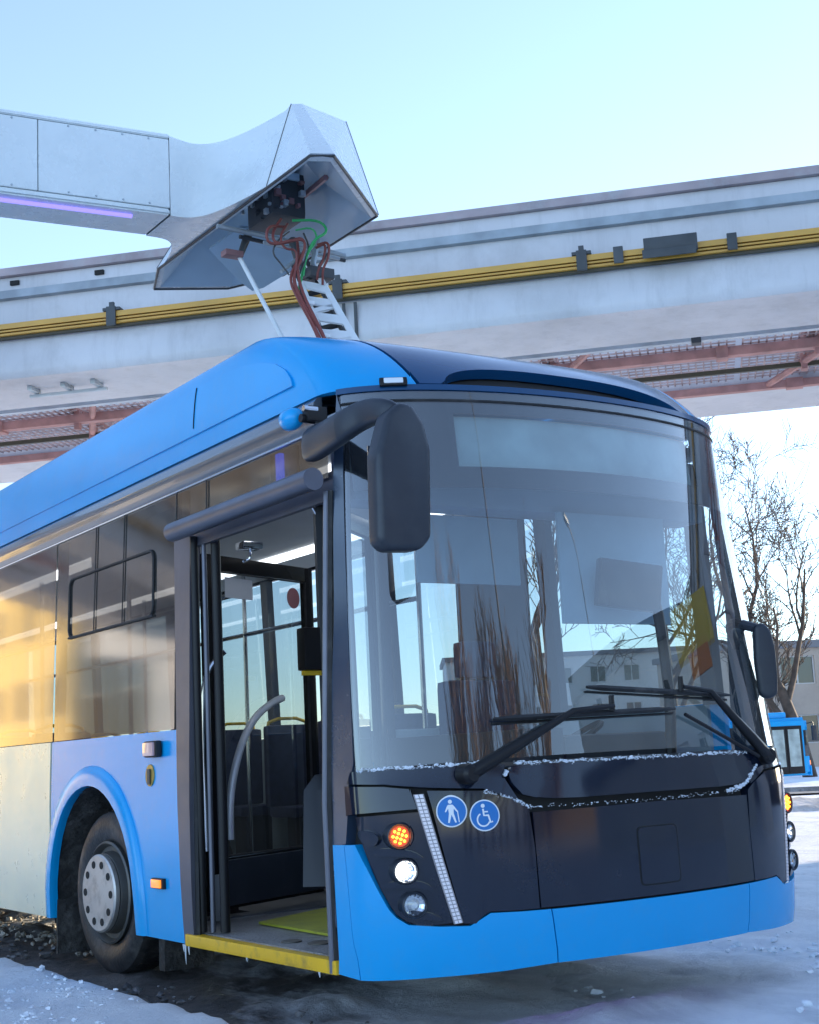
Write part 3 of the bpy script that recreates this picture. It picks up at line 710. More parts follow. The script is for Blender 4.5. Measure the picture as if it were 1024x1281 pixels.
for i in range(-6,4):
    s=ss+3.35*i
    cf=gbox('cross_frame',s-.09,s+.09,1.38,4.34,6.205,6.36,'rust_steel')
    gbox('hanger',s+.02,s+.10,2.45,2.53,5.93,6.204,'rust_steel',cf); gbox('hanger',s-.1,s-.02,3.2,3.34,5.95,6.204,'rust_steel',cf)
    mm=GM@Matrix.Translation((s,0,0))
    tube('brace',[mm@Vector((.6,1.8,6.10)),mm@Vector((-.5,4.2,6.02))],.045,'rust_steel',cf,6)
    gbox('clip',s-1.2,s-1.05,2.38,2.60,5.99,6.145,'rust_steel',cf); gbox('clip',s-1.5,s-1.38,1.60,1.74,6.0,6.125,'charger_dark',cf)
    gbox('foot_clip',s-.25,s-.02,4.14,4.3,5.94,6.08,'rust_steel',cf)
for s in (-26,22,58):
    p=gbox('pier',s-.75,s+.75,1.7,4.1,-1.2,5.1,'concrete_beam',gw,.2); gbox('pier_head',s-.9,s+.9,-.1,5.9,5.1,5.99,'concrete_beam',p,.12)

# lumps of slush kicked up along the kerb
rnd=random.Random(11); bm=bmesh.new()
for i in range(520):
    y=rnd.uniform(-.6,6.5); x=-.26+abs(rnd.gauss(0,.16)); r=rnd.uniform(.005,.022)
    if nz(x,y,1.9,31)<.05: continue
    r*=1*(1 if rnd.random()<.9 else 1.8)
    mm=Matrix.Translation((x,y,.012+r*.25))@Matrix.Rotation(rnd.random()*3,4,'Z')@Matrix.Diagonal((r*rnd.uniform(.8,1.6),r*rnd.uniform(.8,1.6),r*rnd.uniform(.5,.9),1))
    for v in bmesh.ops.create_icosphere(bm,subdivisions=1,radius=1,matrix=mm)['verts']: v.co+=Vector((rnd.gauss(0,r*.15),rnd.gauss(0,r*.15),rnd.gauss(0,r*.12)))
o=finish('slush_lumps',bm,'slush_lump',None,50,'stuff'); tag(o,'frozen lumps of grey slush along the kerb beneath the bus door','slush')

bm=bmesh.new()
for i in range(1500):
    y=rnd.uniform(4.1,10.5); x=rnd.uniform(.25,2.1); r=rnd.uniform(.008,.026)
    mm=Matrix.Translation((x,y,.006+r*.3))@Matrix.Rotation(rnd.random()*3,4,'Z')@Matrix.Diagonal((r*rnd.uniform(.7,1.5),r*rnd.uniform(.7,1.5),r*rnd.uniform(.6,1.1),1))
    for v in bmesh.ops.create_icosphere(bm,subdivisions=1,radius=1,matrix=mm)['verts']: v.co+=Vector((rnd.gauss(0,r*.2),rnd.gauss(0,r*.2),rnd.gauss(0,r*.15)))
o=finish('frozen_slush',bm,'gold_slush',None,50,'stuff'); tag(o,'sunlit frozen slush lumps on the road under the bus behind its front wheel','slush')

bm=bmesh.new()
def clod(x,y,z,r):
    mm=Matrix.Translation((x,y,z+r*.2))@Matrix.Rotation(rnd.random()*3,4,'Z')@Matrix.Diagonal((r*rnd.uniform(.7,1.7),r*rnd.uniform(.7,1.7),r*rnd.uniform(.4,.9),1))
    for v in bmesh.ops.create_icosphere(bm,subdivisions=1,radius=1,matrix=mm)['verts']: v.co+=Vector((rnd.gauss(0,r*.2),rnd.gauss(0,r*.2),rnd.gauss(0,r*.15)))
for i in range(1500):
    x=-.42-abs(rnd.gauss(0,.8)); y=rnd.uniform(-1,6.5)
    if nz(x,y,1.6,41)>-.05: clod(x,y,.108+.02*nz(x,y,1.3,6)+.022*nz(x,y,4.3,7),rnd.uniform(.004,.014)*(1 if rnd.random()<.94 else 2))
for i in range(1100):
    x=rnd.uniform(1.4,7); y=-.2+.25*(x-3)+rnd.gauss(0,.75)
    if nz(x,y,1.3,51)>0: clod(x,y,.008+.05*math.exp(-((y+.15-.25*(x-3))/.5)**2)*sstep(1.6,2.8,x)*.6,rnd.uniform(.006,.022)*(1 if rnd.random()<.92 else 1.8))
o=finish('snow_clods',bm,'snow_crust',None,50,'stuff'); tag(o,'loose white snow crumbs scattered over the pavement and in front of the bus','snow')
# ------------------------------------------------------------------ the electric bus
XC=1.275
HW=[(.25,1.262),(.5,1.275),(1.05,1.275),(3.1,1.21)]
RK=[(.25,.03),(.40,.0),(1.02,.012),(1.10,.034),(3.2,.297)]
def hw(z): return lerp_tab(HW,z)
def rk(z): return lerp_tab(RK,z)
def outl(t,h,cy,b):
    if abs(t)<=PI/2: return XC+h*math.sin(t), cy-b*math.cos(t)
    return XC+math.copysign(h,t), cy+abs(t)-PI/2
def B0(t,z): x,y=outl(t,hw(z),.26+rk(z),.5); return Vector((x,y,z))
def surf(f0,u,v,off,e=.004):
    p=f0(u,v)
    if off==0: return p
    n=(f0(u+e,v)-f0(u-e,v)).cross(f0(u,v+e)-f0(u,v-e)).normalized()
    return p+n*off
def B(t,z,off=0): return surf(B0,t,z,off)
def Ty(y,z,cy=None,b=.5):          # side position y -> body parameter
    c=.26+rk(z) if cy is None else cy
    return -(PI/2+y-c) if y>=c else -math.acos(max(-1,min(1,(c-y)/b)))
def SIDE(y,z,off=0):               # door side as (-y, z) so that panels face outwards
    x=XC-hw(z); return Vector((x-off,-y,z))
def FAR(y,z,off=0):
    x=XC+hw(z); return Vector((x+off,y,z))
def Fp(px,py):                     # picture point -> body parameter on the bus front
    d=ray(px,py); lo=None; t=4.0
    def g(P):
        c=.26+rk(P.z); h=hw(P.z)
        if P.y<c: return ((P.x-XC)/h)**2+((c-P.y)/.5)**2-1
        return abs(P.x-XC)/h-1
    while t<14:
        if g(CAM+d*t)<0: break
        t+=.02
    a,b=t-.02,t
    for _ in range(40):
        m_=(a+b)/2
        if g(CAM+d*m_)<0: b=m_
        else: a=m_
    P=CAM+d*b; c=.26+rk(P.z)
    if P.y<c: return (math.asin(max(-1,min(1,(P.x-XC)/hw(P.z)))) ,P.z)
    return (math.copysign(PI/2+P.y-c,P.x-XC),P.z)
def FP(*pts): return [Fp(*p) for p in pts]
def side_poly(pts): return [(-y,z) for y,z in pts]
def S(name,pts,off,thick,m,parent,**kw):
    kw.setdefault('du',.5); kw.setdefault('dv',.2)
    return patch(name,side_poly(pts),SIDE,off,thick,m,parent,**kw)
def FS(name,pts,off,thick,m,parent,**kw):
    kw.setdefault('du',.5); kw.setdefault('dv',.2)
    return patch(name,list(pts),FAR,off,thick,m,parent,**kw)
def rect(y0,y1,z0,z1): return [(y0,z0),(y1,z0),(y1,z1),(y0,z1)]
bus=thing('electric_bus','bright blue electric bus with black nose and open front door, charging under the arm','bus',(1.275,5.5,0))
REAR=12.0; WY=3.27; RY=9.4; ZB=.285
def arch(c,rx,top,n=16): return [(c+rx*math.cos(PI*k/n),ZB+(top-ZB)*max(0,math.sin(PI*k/n))**.82) for k in range(n+1)]
# --- lower side panels, door side
a=arch(3.34,.70,1.11)
S('side_panel',[(2.03,ZB)]+[(2.03,1.395),(4.05,1.395),(4.05,ZB)]+[p for p in a],0,.03,'blue_paint',bus)
S('side_panel',rect(4.07,6.4,ZB,1.395),.004,.03,'cream_glare',bus)
S('side_panel',rect(6.42,8.5,ZB,1.395),0,.03,'blue_paint',bus)
a2=arch(RY,.70,1.11)
S('side_panel',[(8.52,ZB),(8.52,1.395),(REAR,1.395),(REAR,ZB)]+a2,0,.03,'blue_paint',bus)
def rim_band(c,side):
    n=24; bm=bmesh.new(); rows=[]
    for k in range(n+1):
        th=PI*k/n; r=[]
        for rx,tp,off in ((.70,1.11,-.03),(.695,1.105,.004),(.70,1.11,.024),(.745,1.158,.026),(.80,1.218,.016),(.811,1.23,.001),(.805,1.224,-.02)):
            y=c+rx*math.cos(th); z=ZB+.002+(tp-ZB)*max(0,math.sin(th))**.82
            r.append(bm.verts.new((XC-hw(z)-off,y,z) if side<0 else (XC+hw(z)+off,y,z)))
        rows.append(r)
    for A,Bq in zip(rows,rows[1:]):
        for i in range(len(A)-1): bm.faces.new((A[i],A[i+1],Bq[i+1],Bq[i]))
    bmesh.ops.recalc_face_normals(bm,faces=bm.faces); return finish('arch_rim',bm,'blue_paint',bus,50)
for sd_ in (-1,1):
    for c in (3.34,RY): rim_band(c,sd_)
# wheel housings
def liner(c,side):
    bm=bmesh.new(); n=20; x0=XC+side*(hw(.6)-.02); x1=XC+side*(hw(.6)-.62); rows=[]
    for k in range(n+1):
        th=PI*k/n; y=c+.72*math.cos(th); z=ZB-.03+(.86)*max(0,math.sin(th))**.82
        r=[]
        for i in range(7):
            f=i/6; q=.012*noise.noise(Vector((y*6,f*5,z*6)))
            r.append(bm.verts.new((x0+(x1-x0)*f,y+q,z+q)))
        rows.append(r)
    for A,Bq in zip(rows,rows[1:]):
        for i in range(6): bm.faces.new((A[i],A[i+1],Bq[i+1],Bq[i]))
    bm.faces.new([r[-1] for r in rows]); finish('wheel_housing',bm,'liner',bus,50)
for c in (3.34,RY): liner(c,-1); liner(c,1)
box('mud_flap',.03,.36,4.03,4.06,.06,.40,'liner',bus,.008); box('mud_flap',.06,.36,2.42,2.50,.10,.34,'liner',bus,.01)
# --- wheels
def wheel(c,side):
    w_=bpy.data.objects.new('wheel',None); COL.objects.link(w_); w_.parent=bus; w_.empty_display_size=.2
    base=Vector((XC+side*(1.275-.085),c,.478)); w_.location=base-Vector(bus.location)
    w_.matrix_parent_inverse=Matrix.Identity(4)
    Mx=Matrix.Translation(base)@(Matrix.Identity(4) if side<0 else Matrix.Rotation(PI,4,'Z'))@Matrix.Rotation(R(4 if c<5 else 0),4,'Z')
    # profile x: negative = outwards
    lathe('tyre',[(.26,.30),(.27,.42),(.23,.468),(.20,.478),(.05,.478),(.015,.468),(-.012,.43),(-.018,.38),(-.005,.325),(.02,.29),(.26,.29)],'tyre',w_,Mx,56,30)
    bm=bmesh.new(); 
    for k in range(56):
        a_=2*PI*k/56; mm=Mx@Matrix.Rotation(a_,4,'X'); bbox(bm,.05,.20,-.011,.011,.474,.4815,mm)
    finish('tread',bm,'tyre',w_,0)
    lathe('rim',[(.02,.292),(-.012,.30),(-.02,.288),(.0,.275),(.055,.262),(.075,.235),(.07,.21),(.05,.205),(.05,.0)],'hub_dark',w_,Mx,48,30)
    lathe('hub_drum',[(.052,.245),(.0,.24),(-.035,.23),(-.045,.21),(-.045,.0)],'hub_dark',w_,Mx,48,30)
    h=lathe('hub_plate',[(-.045,.228),(-.068,.227),(-.077,.216),(-.079,.0)],'hub_steel',w_,Mx,48,30)
    for k in range(10):
        a_=2*PI*(k+.5)/10
        q=Mx@Matrix.Rotation(a_,4,'X')@Matrix.Translation((-.0795,0,.172))
        lathe('hub_hole',[(0,.0),(-.0015,.022),(.01,.024)],'cavity',w_,q,14)
        q=Mx@Matrix.Rotation(a_+.2,4,'X')@Matrix.Translation((.045,0,.252)); lathe('rim_hole',[(-.02,.0),(-.021,.02),(.0,.022)],'cavity',w_,q,12)
for sd_ in (-1,1):
    for c in (WY,RY): wheel(c,sd_)
# --- glazing, door side
gz0,gz1=1.40,2.705
S('window',rect(2.13,4.03,gz0,gz1),-.004,0,'tinted_glass',bus,du=0,dv=0)
S('window',rect(4.05,6.0,gz0,gz1),-.001,0,'tinted_glass',bus,du=0,dv=0)
for y0,y1 in ((6.02,8.2),(8.22,10.2),(10.22,11.9)): S('window',rect(y0,y1,gz0,gz1),-.004,0,'tinted_glass',bus,du=0,dv=0)
S('transom_window',rect(.44,2.11,2.47,2.705),-.004,0,'tinted_glass',bus,du=0,dv=0)
for y in (2.12,4.04,6.01,8.21,10.21): S('pillar',rect(y-.035,y+.035,gz0-.01,gz1+.01),-.02,.05,'interior_dark',bus)
def gasket(pts,name='gasket',w=.008,par=bus,closed=True,off=.003):
    bm=bmesh.new(); P=[SIDE(-y,z,off) for y,z in pts]; P=[Vector((p.x,-p.y if False else y,p.z)) for p,(y,z) in zip(P,pts)]
    P=[Vector((XC-hw(z)-off,y,z)) for y,z in pts]
    if closed: P=P+[P[0],P[1]]
    tube_bm(bm,P,w,6,cap=not closed); return finish(name,bm,'rubber',par,40)
gasket(rrect(2.42,3.78,2.05,2.43,.06))
gasket([(2.42,2.05),(3.78,2.05)],closed=False)
for y in (2.88,3.34): gasket([(y,2.05),(y-.02,gz1)],'window_wire',.004,closed=False)
gasket([(1.72,2.5),(1.72,2.70)],'window_wire',.004,closed=False)
box('blue_light_strip',.09,.12,.98,1.02,2.47,2.70,'blue_led',bus,.004)
box('strip_backing',.125,.14,.86,1.14,2.44,2.72,'interior_dark',bus,.004)
# --- cant rail
def cant(name,fn,y0,y1,far=False):
    P=[]; prof=[(2.715,-.02),(2.712,.004),(2.735,.022),(2.79,.034),(2.84,.024),(2.868,.004),(2.872,-.02)]
    bm=bmesh.new(); rows=[]
    ysv=[y0+(y1-y0)*i/10 for i in range(11)]
    for y in ysv: rows.append([bm.verts.new((XC+(hw(z)+o if far else -hw(z)-o),y,z)) for z,o in prof])
    for A,Bq in zip(rows,rows[1:]):
        for i in range(len(prof)-1): bm.faces.new((A[i],A[i+1],Bq[i+1],Bq[i]))
    bm.faces.new(rows[0]); bm.faces.new(rows[-1]); bmesh.ops.recalc_face_normals(bm,faces=bm.faces)
    return finish(name,bm,'grey_trim',bus,60)
cant('cant_rail',None,.52,REAR); cant('cant_rail',None,.62,REAR,True)
tube('drip_strip',[(XC-hw(2.71)-.006,.5,2.709),(XC-hw(2.71)-.006,REAR,2.709)],.006,'chrome',bus,6)
# --- far side (seen through the glass)
FS('side_panel',[(.5,ZB),(2.5,ZB)]+[(y,z) for y,z in arch(3.34,.70,1.11)][::-1]+[(4.2,ZB),(8.6,ZB)]+arch(RY,.70,1.11)[::-1]+[(REAR,ZB),(REAR,1.395),(.5,1.395)],0,.03,'blue_paint',bus)
for y0,y1 in ((.62,1.85),(1.93,3.7),(3.78,5.6),(5.68,7.6),(7.68,9.6),(9.68,11.8)): FS('window',rect(y0,y1,gz0,gz1),-.004,0,'clear_glass',bus,du=0,dv=0)
for y in (.56,1.89,3.74,5.64,7.64,9.64): FS('pillar',rect(y-.055,y+.055,gz0-.01,gz1+.01),-.006,.06,'interior_dark',bus)
# --- rear wall
bm=bmesh.new(); bbox(bm,.03,2.52,REAR-.03,REAR+.06,ZB,2.9); bmesh.ops.bevel(bm,geom=bm.edges[:],offset=.03,segments=2,affect='EDGES'); finish('rear_wall',bm,'blue_paint',bus)
# --- roof fairing
def rz_(k): return 2.875+k*1.2 if k<0 else 2.875+.475*math.sin(min(1,k)*PI/2)**.92
def rp(k):  # plan outline of the roof at height parameter k
    f=1-math.cos(min(1,k)*PI/2); s=.35*min(1,k)+.65*f
    return 1.222-.06*f-.02*k, .54+(1.34-.54)*(.75*k+.25*f), .50-.14*k
def RF0(t,k):
    h,cy,b=rp(k); x,y=outl(t,h,cy,b); dip=.115*max(0,k)*(math.cos(t)**2 if abs(t)<PI/2 else 0); return Vector((x,y,rz_(k)-dip))
def RF(t,k,off=0): return surf(RF0,t,k,off)
def RT(y,k): h,cy,b=rp(k); return Ty(y,0,cy,b)
TBL=-.80   # where the blue side fairing meets the dark brow
def rstrip(t0a,t0b,far=False,rear=None):
    P=[]; n=14
    for i in range(n+1): k=i/n; P.append((t0a+(t0b-t0a)*k,k))
    for i in range(n+1): k=1-i/n; P.append((RT(rear,k),k))
    return P
for mir in (False,True):
    patch('roof_fairing',rstrip(-.80,-.86,rear=REAR),RF,0,.03,'blue_paint',bus,du=.08,dv=.07,ch=.005,smooth=50,mirror=mir)
# raised panel with rounded front on the fairing side
pp=[]
for y,k in ((REAR-.2,.12),(6,.12),(3,.12),(1.5,.12),(.74,.12)): pp.append((RT(y,k),k))
for y,k in ((.76,.18),(.82,.26),(.93,.35),(1.08,.43),(1.28,.50),(1.5,.54),(1.8,.56),(2.2,.56),(2.6,.56),(4.0,.56),(6.0,.56),(9.0,.56),(REAR-.2,.56)): pp.append((RT(y,k),k))
for mir in (False,True):
    patch('fairing_panel',pp,RF,.012,.02,'blue_paint',bus,du=.08,dv=.05,ch=.008,smooth=25,mirror=mir)
bm=bmesh.new(); tube_bm(bm,[RF(RT(1.86,.17+.02*i),.17+.02*i,.0145) for i in range(20)],.003,5); finish('panel_joint',bm,'cavity',bus)
# brow over the windshield and the dark slot beneath it
def browpoly(k0,k1,ta,tb): 
    n=20; return [(ta+(tb-ta)*i/n,k0) for i in range(n+1)]+[(tb-(tb-ta)*i/n,k1) for i in range(n+1)]
n=60; lip=lambda t:.015+.19*max(0,1-(abs(t)/.66)**3)**.6
patch('roof_brow',[(-.785+1.57*i/n,lip(-.785+1.57*i/n)*1.0+.0) for i in range(n+1)]+[(.85-1.70*i/n,1.0) for i in range(n+1)],RF,.004,.05,'navy_paint',bus,du=.07,dv=.06,ch=.012,smooth=50)
patch('brow_slot',browpoly(-.02,.34,-.9,.9),RF,-.055,.02,'cavity',bus,du=.1,dv=.1,ch=0)
# flat roof
bm=bmesh.new(); h,cy,b=rp(1); vs=[]
for i in range(41):
    t=-PI/2+PI*i/40; x,y=outl(t,h,cy,b); vs.append((x,y))
vs+= [(XC+h,REAR),(XC-h,REAR)]
f=bm.faces.new([bm.verts.new((x,y,rz_(1)-.0-(.115*math.cos(-PI/2+PI*i/40)**2 if i<41 else 0))) for i,(x,y) in enumerate(vs)]); r_=bmesh.ops.inset_region(bm,faces=[f],thickness=.25); 
for v in f.verts: v.co.z-=.10
bmesh.ops.triangulate(bm,faces=bm.faces); finish('roof_top',bm,'grey_trim',bus,50)
box('battery_pod',.55,2.0,3.4,7.0,3.16,3.33,'grey_trim',bus,.04)
# --- base shell of the nose (dark gaps between panels)
def band(z0,z1,ta,tb,m_=40): return [(ta+(tb-ta)*i/m_,z0) for i in range(m_+1)]+[(tb-(tb-ta)*i/m_,z1) for i in range(m_+1)]
tA=Ty(.44,.6); 
patch('nose_shell',band(.33,1.13,tA+.05,-tA-.05),B,-.03,.02,'cavity',bus,du=.08,dv=.1,ch=0)
# --- bumper
Lb=FP((434,1057),(447,1057),(462,1088),(478,1120),(488,1138),(497,1148),(512,1157),(550,1159),(587,1158),(600,1150),(612,1142),(650,1140),(687,1137),(695,1203),(625,1214),(540,1222),(455,1226),(446,1180),(440,1120))
patch('bumper_corner',Lb,B,.012,.05,'blue_paint',bus,ch=.008); patch('bumper_corner',Lb,B,.012,.05,'blue_paint',bus,ch=.008,mirror=True)
tl,zl=Fp(688.5,1137); tl2,zl2=Fp(696.5,1203)
patch('bumper_middle',[(tl,zl),(0,zl),(-tl,zl),(-tl2,zl2),(0,zl2),(tl2,zl2)],B,.012,.05,'blue_paint',bus,ch=.008)
Lc=FP((419,1057),(433,1057),(439,1120),(445,1180),(453.5,1226))+[(Ty(.44,.285),.285)]
patch('corner_strip',Lc,B,.010,.04,'blue_paint',bus,ch=.004); patch('corner_strip',Lc,B,.010,.04,'blue_paint',bus,ch=.004,mirror=True)
# --- black nose panels
cl=FP((442,1023),(523,1016),(540,1070),(566,1155),(540,1158.5),(522,1158),(508,1153),(494,1143),(475,1113),(447,1045))
ctop=FP((434,984),(480,985),(512,988),(521,1012),(442,1019),(436,1021))
for mir in (False,True):
    patch('corner_cap',ctop,B,.012,.04,'black_paint',bus,ch=.006,mirror=mir)
    big=FP((533,990),(603,990),(640,1000),(659,1009.5),(667,1060),(673,1136),(640,1139),(612,1140),(602,1146),(594,1155),(579,1155),(556,1075))
    patch('corner_panel',big,B,.012,.04,'black_paint',bus,ch=.006,mirror=mir)
    st=FP((516,995),(529,994),(578,1154),(567,1156))
    sp=patch('light_strip',st,B,.014,.03,'led_strip',bus,ch=.003,mirror=mir)
    cells=[]
    for i in range(34):
        f0=(i+.12)/34; f1=(i+.88)/34
        for g0,g1 in ((.12,.46),(.54,.88)):
            q=lambda f,g:((st[0][0]*(1-f)+st[3][0]*f)*(1-g)+(st[1][0]*(1-f)+st[2][0]*f)*g,(st[0][1]*(1-f)+st[3][1]*f)*(1-g)+(st[1][1]*(1-f)+st[2][1]*f)*g)
            cells.append([q(f0,g0),q(f0,g1),q(f1,g1),q(f1,g0)])
    patch('led_row',cells,B,.0165,.002,'led_cell',sp,ch=.0004,mirror=mir,du=0,dv=0,ucuts=[99])
    hl=patch('headlight_cluster',cl,B,-.012,.02,'black_paint',bus,ch=.003,mirror=mir)
mid=FP((664,1013),(780,1005),(860,999),(912,992)); tR=-Fp(673,1136)[0]; 
z_t=sum(p[1] for p in mid[1:3])/2; zb_=Fp(790,1123)[1]
tml=Fp(664,1013)[0]; tm2=Fp(675,1136)[0]
patch('hood_panel',[(tml,z_t-.008),(0,z_t+.0),(-tml,z_t-.008),(-tm2,zb_),(0,zb_),(tm2,zb_)],B,.012,.04,'black_paint',bus,ch=.006)
ht=FP((795,1036),(841,1031),(848,1100),(800,1108)); u0=sum(p[0] for p in (ht[0],ht[3]))/2; u1=sum(p[0] for p in (ht[1],ht[2]))/2
v0=(ht[2][1]+ht[3][1])/2; v1=(ht[0][1]+ht[1][1])/2
patch('hatch_seam',rrect(u0-.006,u1+.006,v0-.006,v1+.006,.022),B,.0125,.005,'cavity',bus,ch=.001,du=.1,dv=0)
patch('tow_hatch',rrect(u0,u1,v0,v1,.018),B,.0145,.008,'black_paint',bus,ch=.003,du=.1,dv=0)
# upper hood strip
us_=FP((636,959),(780,951),(928,943)); zt=us_[1][1]; z_b=Fp(780,993)[1]
tl3=Fp(640,958)[0]; tr3=Fp(931,944)[0]; tl4=Fp(657,1003)[0]
hs=chaikin([(tl3-.02,zt),(tl3+.02,zt+.002),(0,zt+.004),(-tl3-.02,zt+.002),(-tl3+.02,zt),(-tl3+.03,zt-.07),(-tl4-.01,z_b-.002),(0,z_b+.002),(tl4+.01,z_b-.002),(tl3-.03,zt-.07)],2)
patch('hood_strip',hs,B,.018,.04,'black_paint',bus,ch=.010)
ap=FP((440,966),(520,961),(600,956),(630,957),(628,972),(648,1002),(603,987),(540,986),(480,982),(436,981))
for mir in (False,True): patch('apron',ap,B,.008,.03,'black_paint',bus,ch=.005,mirror=mir)
# --- A-pillars
pl=[(Ty(.45,ZB),ZB),(Ty(.44,1.4),1.4),(Ty(.40,2.45),2.45),(Ty(.42,2.71),2.71)]
pr=FP((430,520),(430,590),(433,700),(438,830),(443,955),(437,984),(436,1021),(434,1056))
ppl=pl+[(Ty(.25,2.71),2.71)]+pr+[(Ty(.42,.82),.82),(Ty(.44,.5),.5)]
ppl=[(Ty(.455,ZB),ZB),(Ty(.445,.82),.82),(Ty(.43,1.4),1.4),(Ty(.40,2.45),2.45),(Ty(.40,2.86),2.86),(pr[0][0]-.05,2.86)]+pr+[(Fp(419,1058)[0]-.0,Fp(419,1058)[1]),(Ty(.445,.5),.5),(Ty(.43,ZB),ZB)]
for mir in (False,True): patch('front_pillar',ppl,B,.004,.05,'pillar_paint',bus,ch=.006,mirror=mir)
gasket([(.462,ZB),(.45,1.0),(.43,1.6),(.405,2.40)],'door_seal',.014,closed=False,off=.004)
for o_ in [tube('jamb_trim',[(XC-hw(z)-.006,y,z) for y,z in ((.485,ZB),(.475,1.0),(.455,1.6),(.43,2.40))],.022,'dark_alu',bus,8)]: pass
# --- windshield
tg=[Fp(432,560),Fp(433,640),Fp(436,760),Fp(440,860),Fp(445,950)]
zgt=2.845; zgb=1.135
tl_=lambda z: lerp_tab(sorted([(z_,t_) for t_,z_ in tg]),z)
nz_=18; L=[(tl_(zgb+(zgt-zgb)*i/nz_)+.0,zgb+(zgt-zgb)*i/nz_) for i in range(nz_+1)]
bot=lambda t: zgb+.035*math.cos(t)
def wsh(inset=0,ztop=zgt):
    Lp=[(t+inset,z) for t,z in L if zgb+.02<z<=ztop]
    n=24; lo=[(Lp[0][0]+( -2*Lp[0][0])*i/n,0) for i in range(n+1)]
    return [(t,bot(t)) for t,_ in lo]+[(-t,z) for t,z in Lp]+[(t,z) for t,z in Lp[::-1]]
patch('windshield',wsh(),B,.004,0,'windshield_glass',bus,du=.05,dv=.08,smooth=80)
# black printed border
fr=[]
zf=2.435
for mir in (False,True):
    side=[(t,z) for t,z in L]; patch('border',[(t-.03,z) for t,z in side]+[(t+.035,z) for t,z in side[::-1]],B,-.004,.004,'frit',bus,du=.05,dv=.1,ch=0,mirror=mir)
D0=Fp(566,517); D1=Fp(566,583); D2=Fp(882,560); D3=Fp(882,612)
dz0,dz1=Fp(566,583)[1]+.0,Fp(566,517)[1]; dt0=D0[0]; dt1=-dt0
print('display',D0,D1,D2,D3)
ztop0=dz1+.03
def hb(z0,z1,t0,t1): return band(z0,z1,t0,t1,30)
patch('border',hb(dz1,zgt-.002,L[-1][0]+.036,-L[-1][0]-.036),B,-.004,.004,'frit',bus,du=.06,dv=.1,ch=0)
patch('border',hb(dz0-.10,dz0,L[-1][0]+.036,-L[-1][0]-.036),B,-.004,.004,'frit',bus,du=.06,dv=.1,ch=0)
patch('border',hb(dz0+.0005,dz1-.0005,L[-1][0]+.036,dt0),B,-.004,.004,'frit',bus,du=.06,dv=.1,ch=0)
patch('border',hb(dz0+.0005,dz1-.0005,dt1,-L[-1][0]-.036),B,-.004,.004,'frit',bus,du=.06,dv=.1,ch=0)
patch('destination_display',hb(dz0+.002,dz1-.002,dt0+.005,dt1-.005),B,-.035,.02,'display',bus,du=.06,dv=.1,ch=.002)
# header above the glass
patch('header',hb(zgt+.004,2.876,Ty(.40,2.87),-Ty(.40,2.87)),B,.012,.05,'navy_paint',bus,du=.06,dv=.02,ch=.008)
bm=bmesh.new(); tube_bm(bm,[B(L[-1][0]+( -2*L[-1][0])*i/40,zgt-.045,.004) for i in range(41)],.007,6); finish('glass_seam',bm,'rubber',bus)
# --- lamps
def frame_at(px,py,mir=False,off=0):
    t,z=Fp(px,py); t=-t if mir else t
    p=B(t,z,off); e=.01; ex=(B(t+e,z)-B(t-e,z)).normalized(); ez=(B(t,z+e)-B(t,z-e)).normalized(); n_=ex.cross(ez).normalized(); return p,ex,ez,n_
def lamp(px,py,r,kind,mir):
    p,ex,ez,n_=frame_at(px,py,mir,.002 if mir else .014)
    # lamps look forward rather than along the curved corner
    fwdv=(n_*.45+Vector((0,-1,0))*.55).normalized(); sx=fwdv.cross(Vector((0,0,1))).normalized()*-1; sz=sx.cross(fwdv)*-1
    Mx=oriented(p,fwdv*-1,sx,sz)     # local -X = forward
    h=lathe('lamp_housing',[(.07,r*1.24),(-.016,r*1.2),(-.022,r*1.1),(-.018,r*1.02),(.02,r*.98)],'plastic',bus,Mx,28)
    if kind=='turn':
        lathe('indicator_lens',[(-.012,0),(-.012,r*.97),(.0,r*1.0)],'orange_lens',h,Mx,28)
        for k in range(12):
            a_=2*PI*k/8 if k<8 else 2*PI*(k-8)/4+.4; rr=.62 if k<8 else .28
            lathe('led',[(-.020,.0),(-.018,r*.11),(-.012,r*.13)],'orange_led',h,Mx@Matrix.Translation((0,rr*r*math.cos(a_),rr*r*math.sin(a_))),8)
    else:
        lathe('reflector',[(-.008,r*1.0),(.002,r*.94),(.009,r*.72),(.009,r*.66),(.015,r*.42),(.017,0)],'lamp_chrome',h,Mx,14,0,False)
        lathe('bulb',[(-.008,0),(-.005,r*.26),(.004,r*.36),(.02,r*.36)],'lamp_lit' if kind=='low' else 'lamp_lens',h,Mx,16)
        lathe('lens',[(-.022,.0),(-.021,r*.5),(-.016,r*.9),(-.012,r*1.02)],'lens_glass',h,Mx,28,60,False)
for mir in (False,True):
    lamp(500,1046,.046,'turn',mir); lamp(507,1090,.044,'low',mir); lamp(518,1132,.044,'high',mir)
    for (pts) in ([(449,1036),(478,1044),(470,1062),(452,1052)],[(462,1070),(515,1072),(534,1076),(512,1062),(470,1061)],[(476,1112),(520,1110),(548,1116),(526,1100),(480,1104)],[(496,1146),(530,1150),(560,1153),(536,1140),(500,1138)]):
        patch('lamp_fin',chaikin(FP(*pts),2),B,.012,.024,'black_paint',bus,ch=.007,du=.05,dv=.04,mirror=mir)
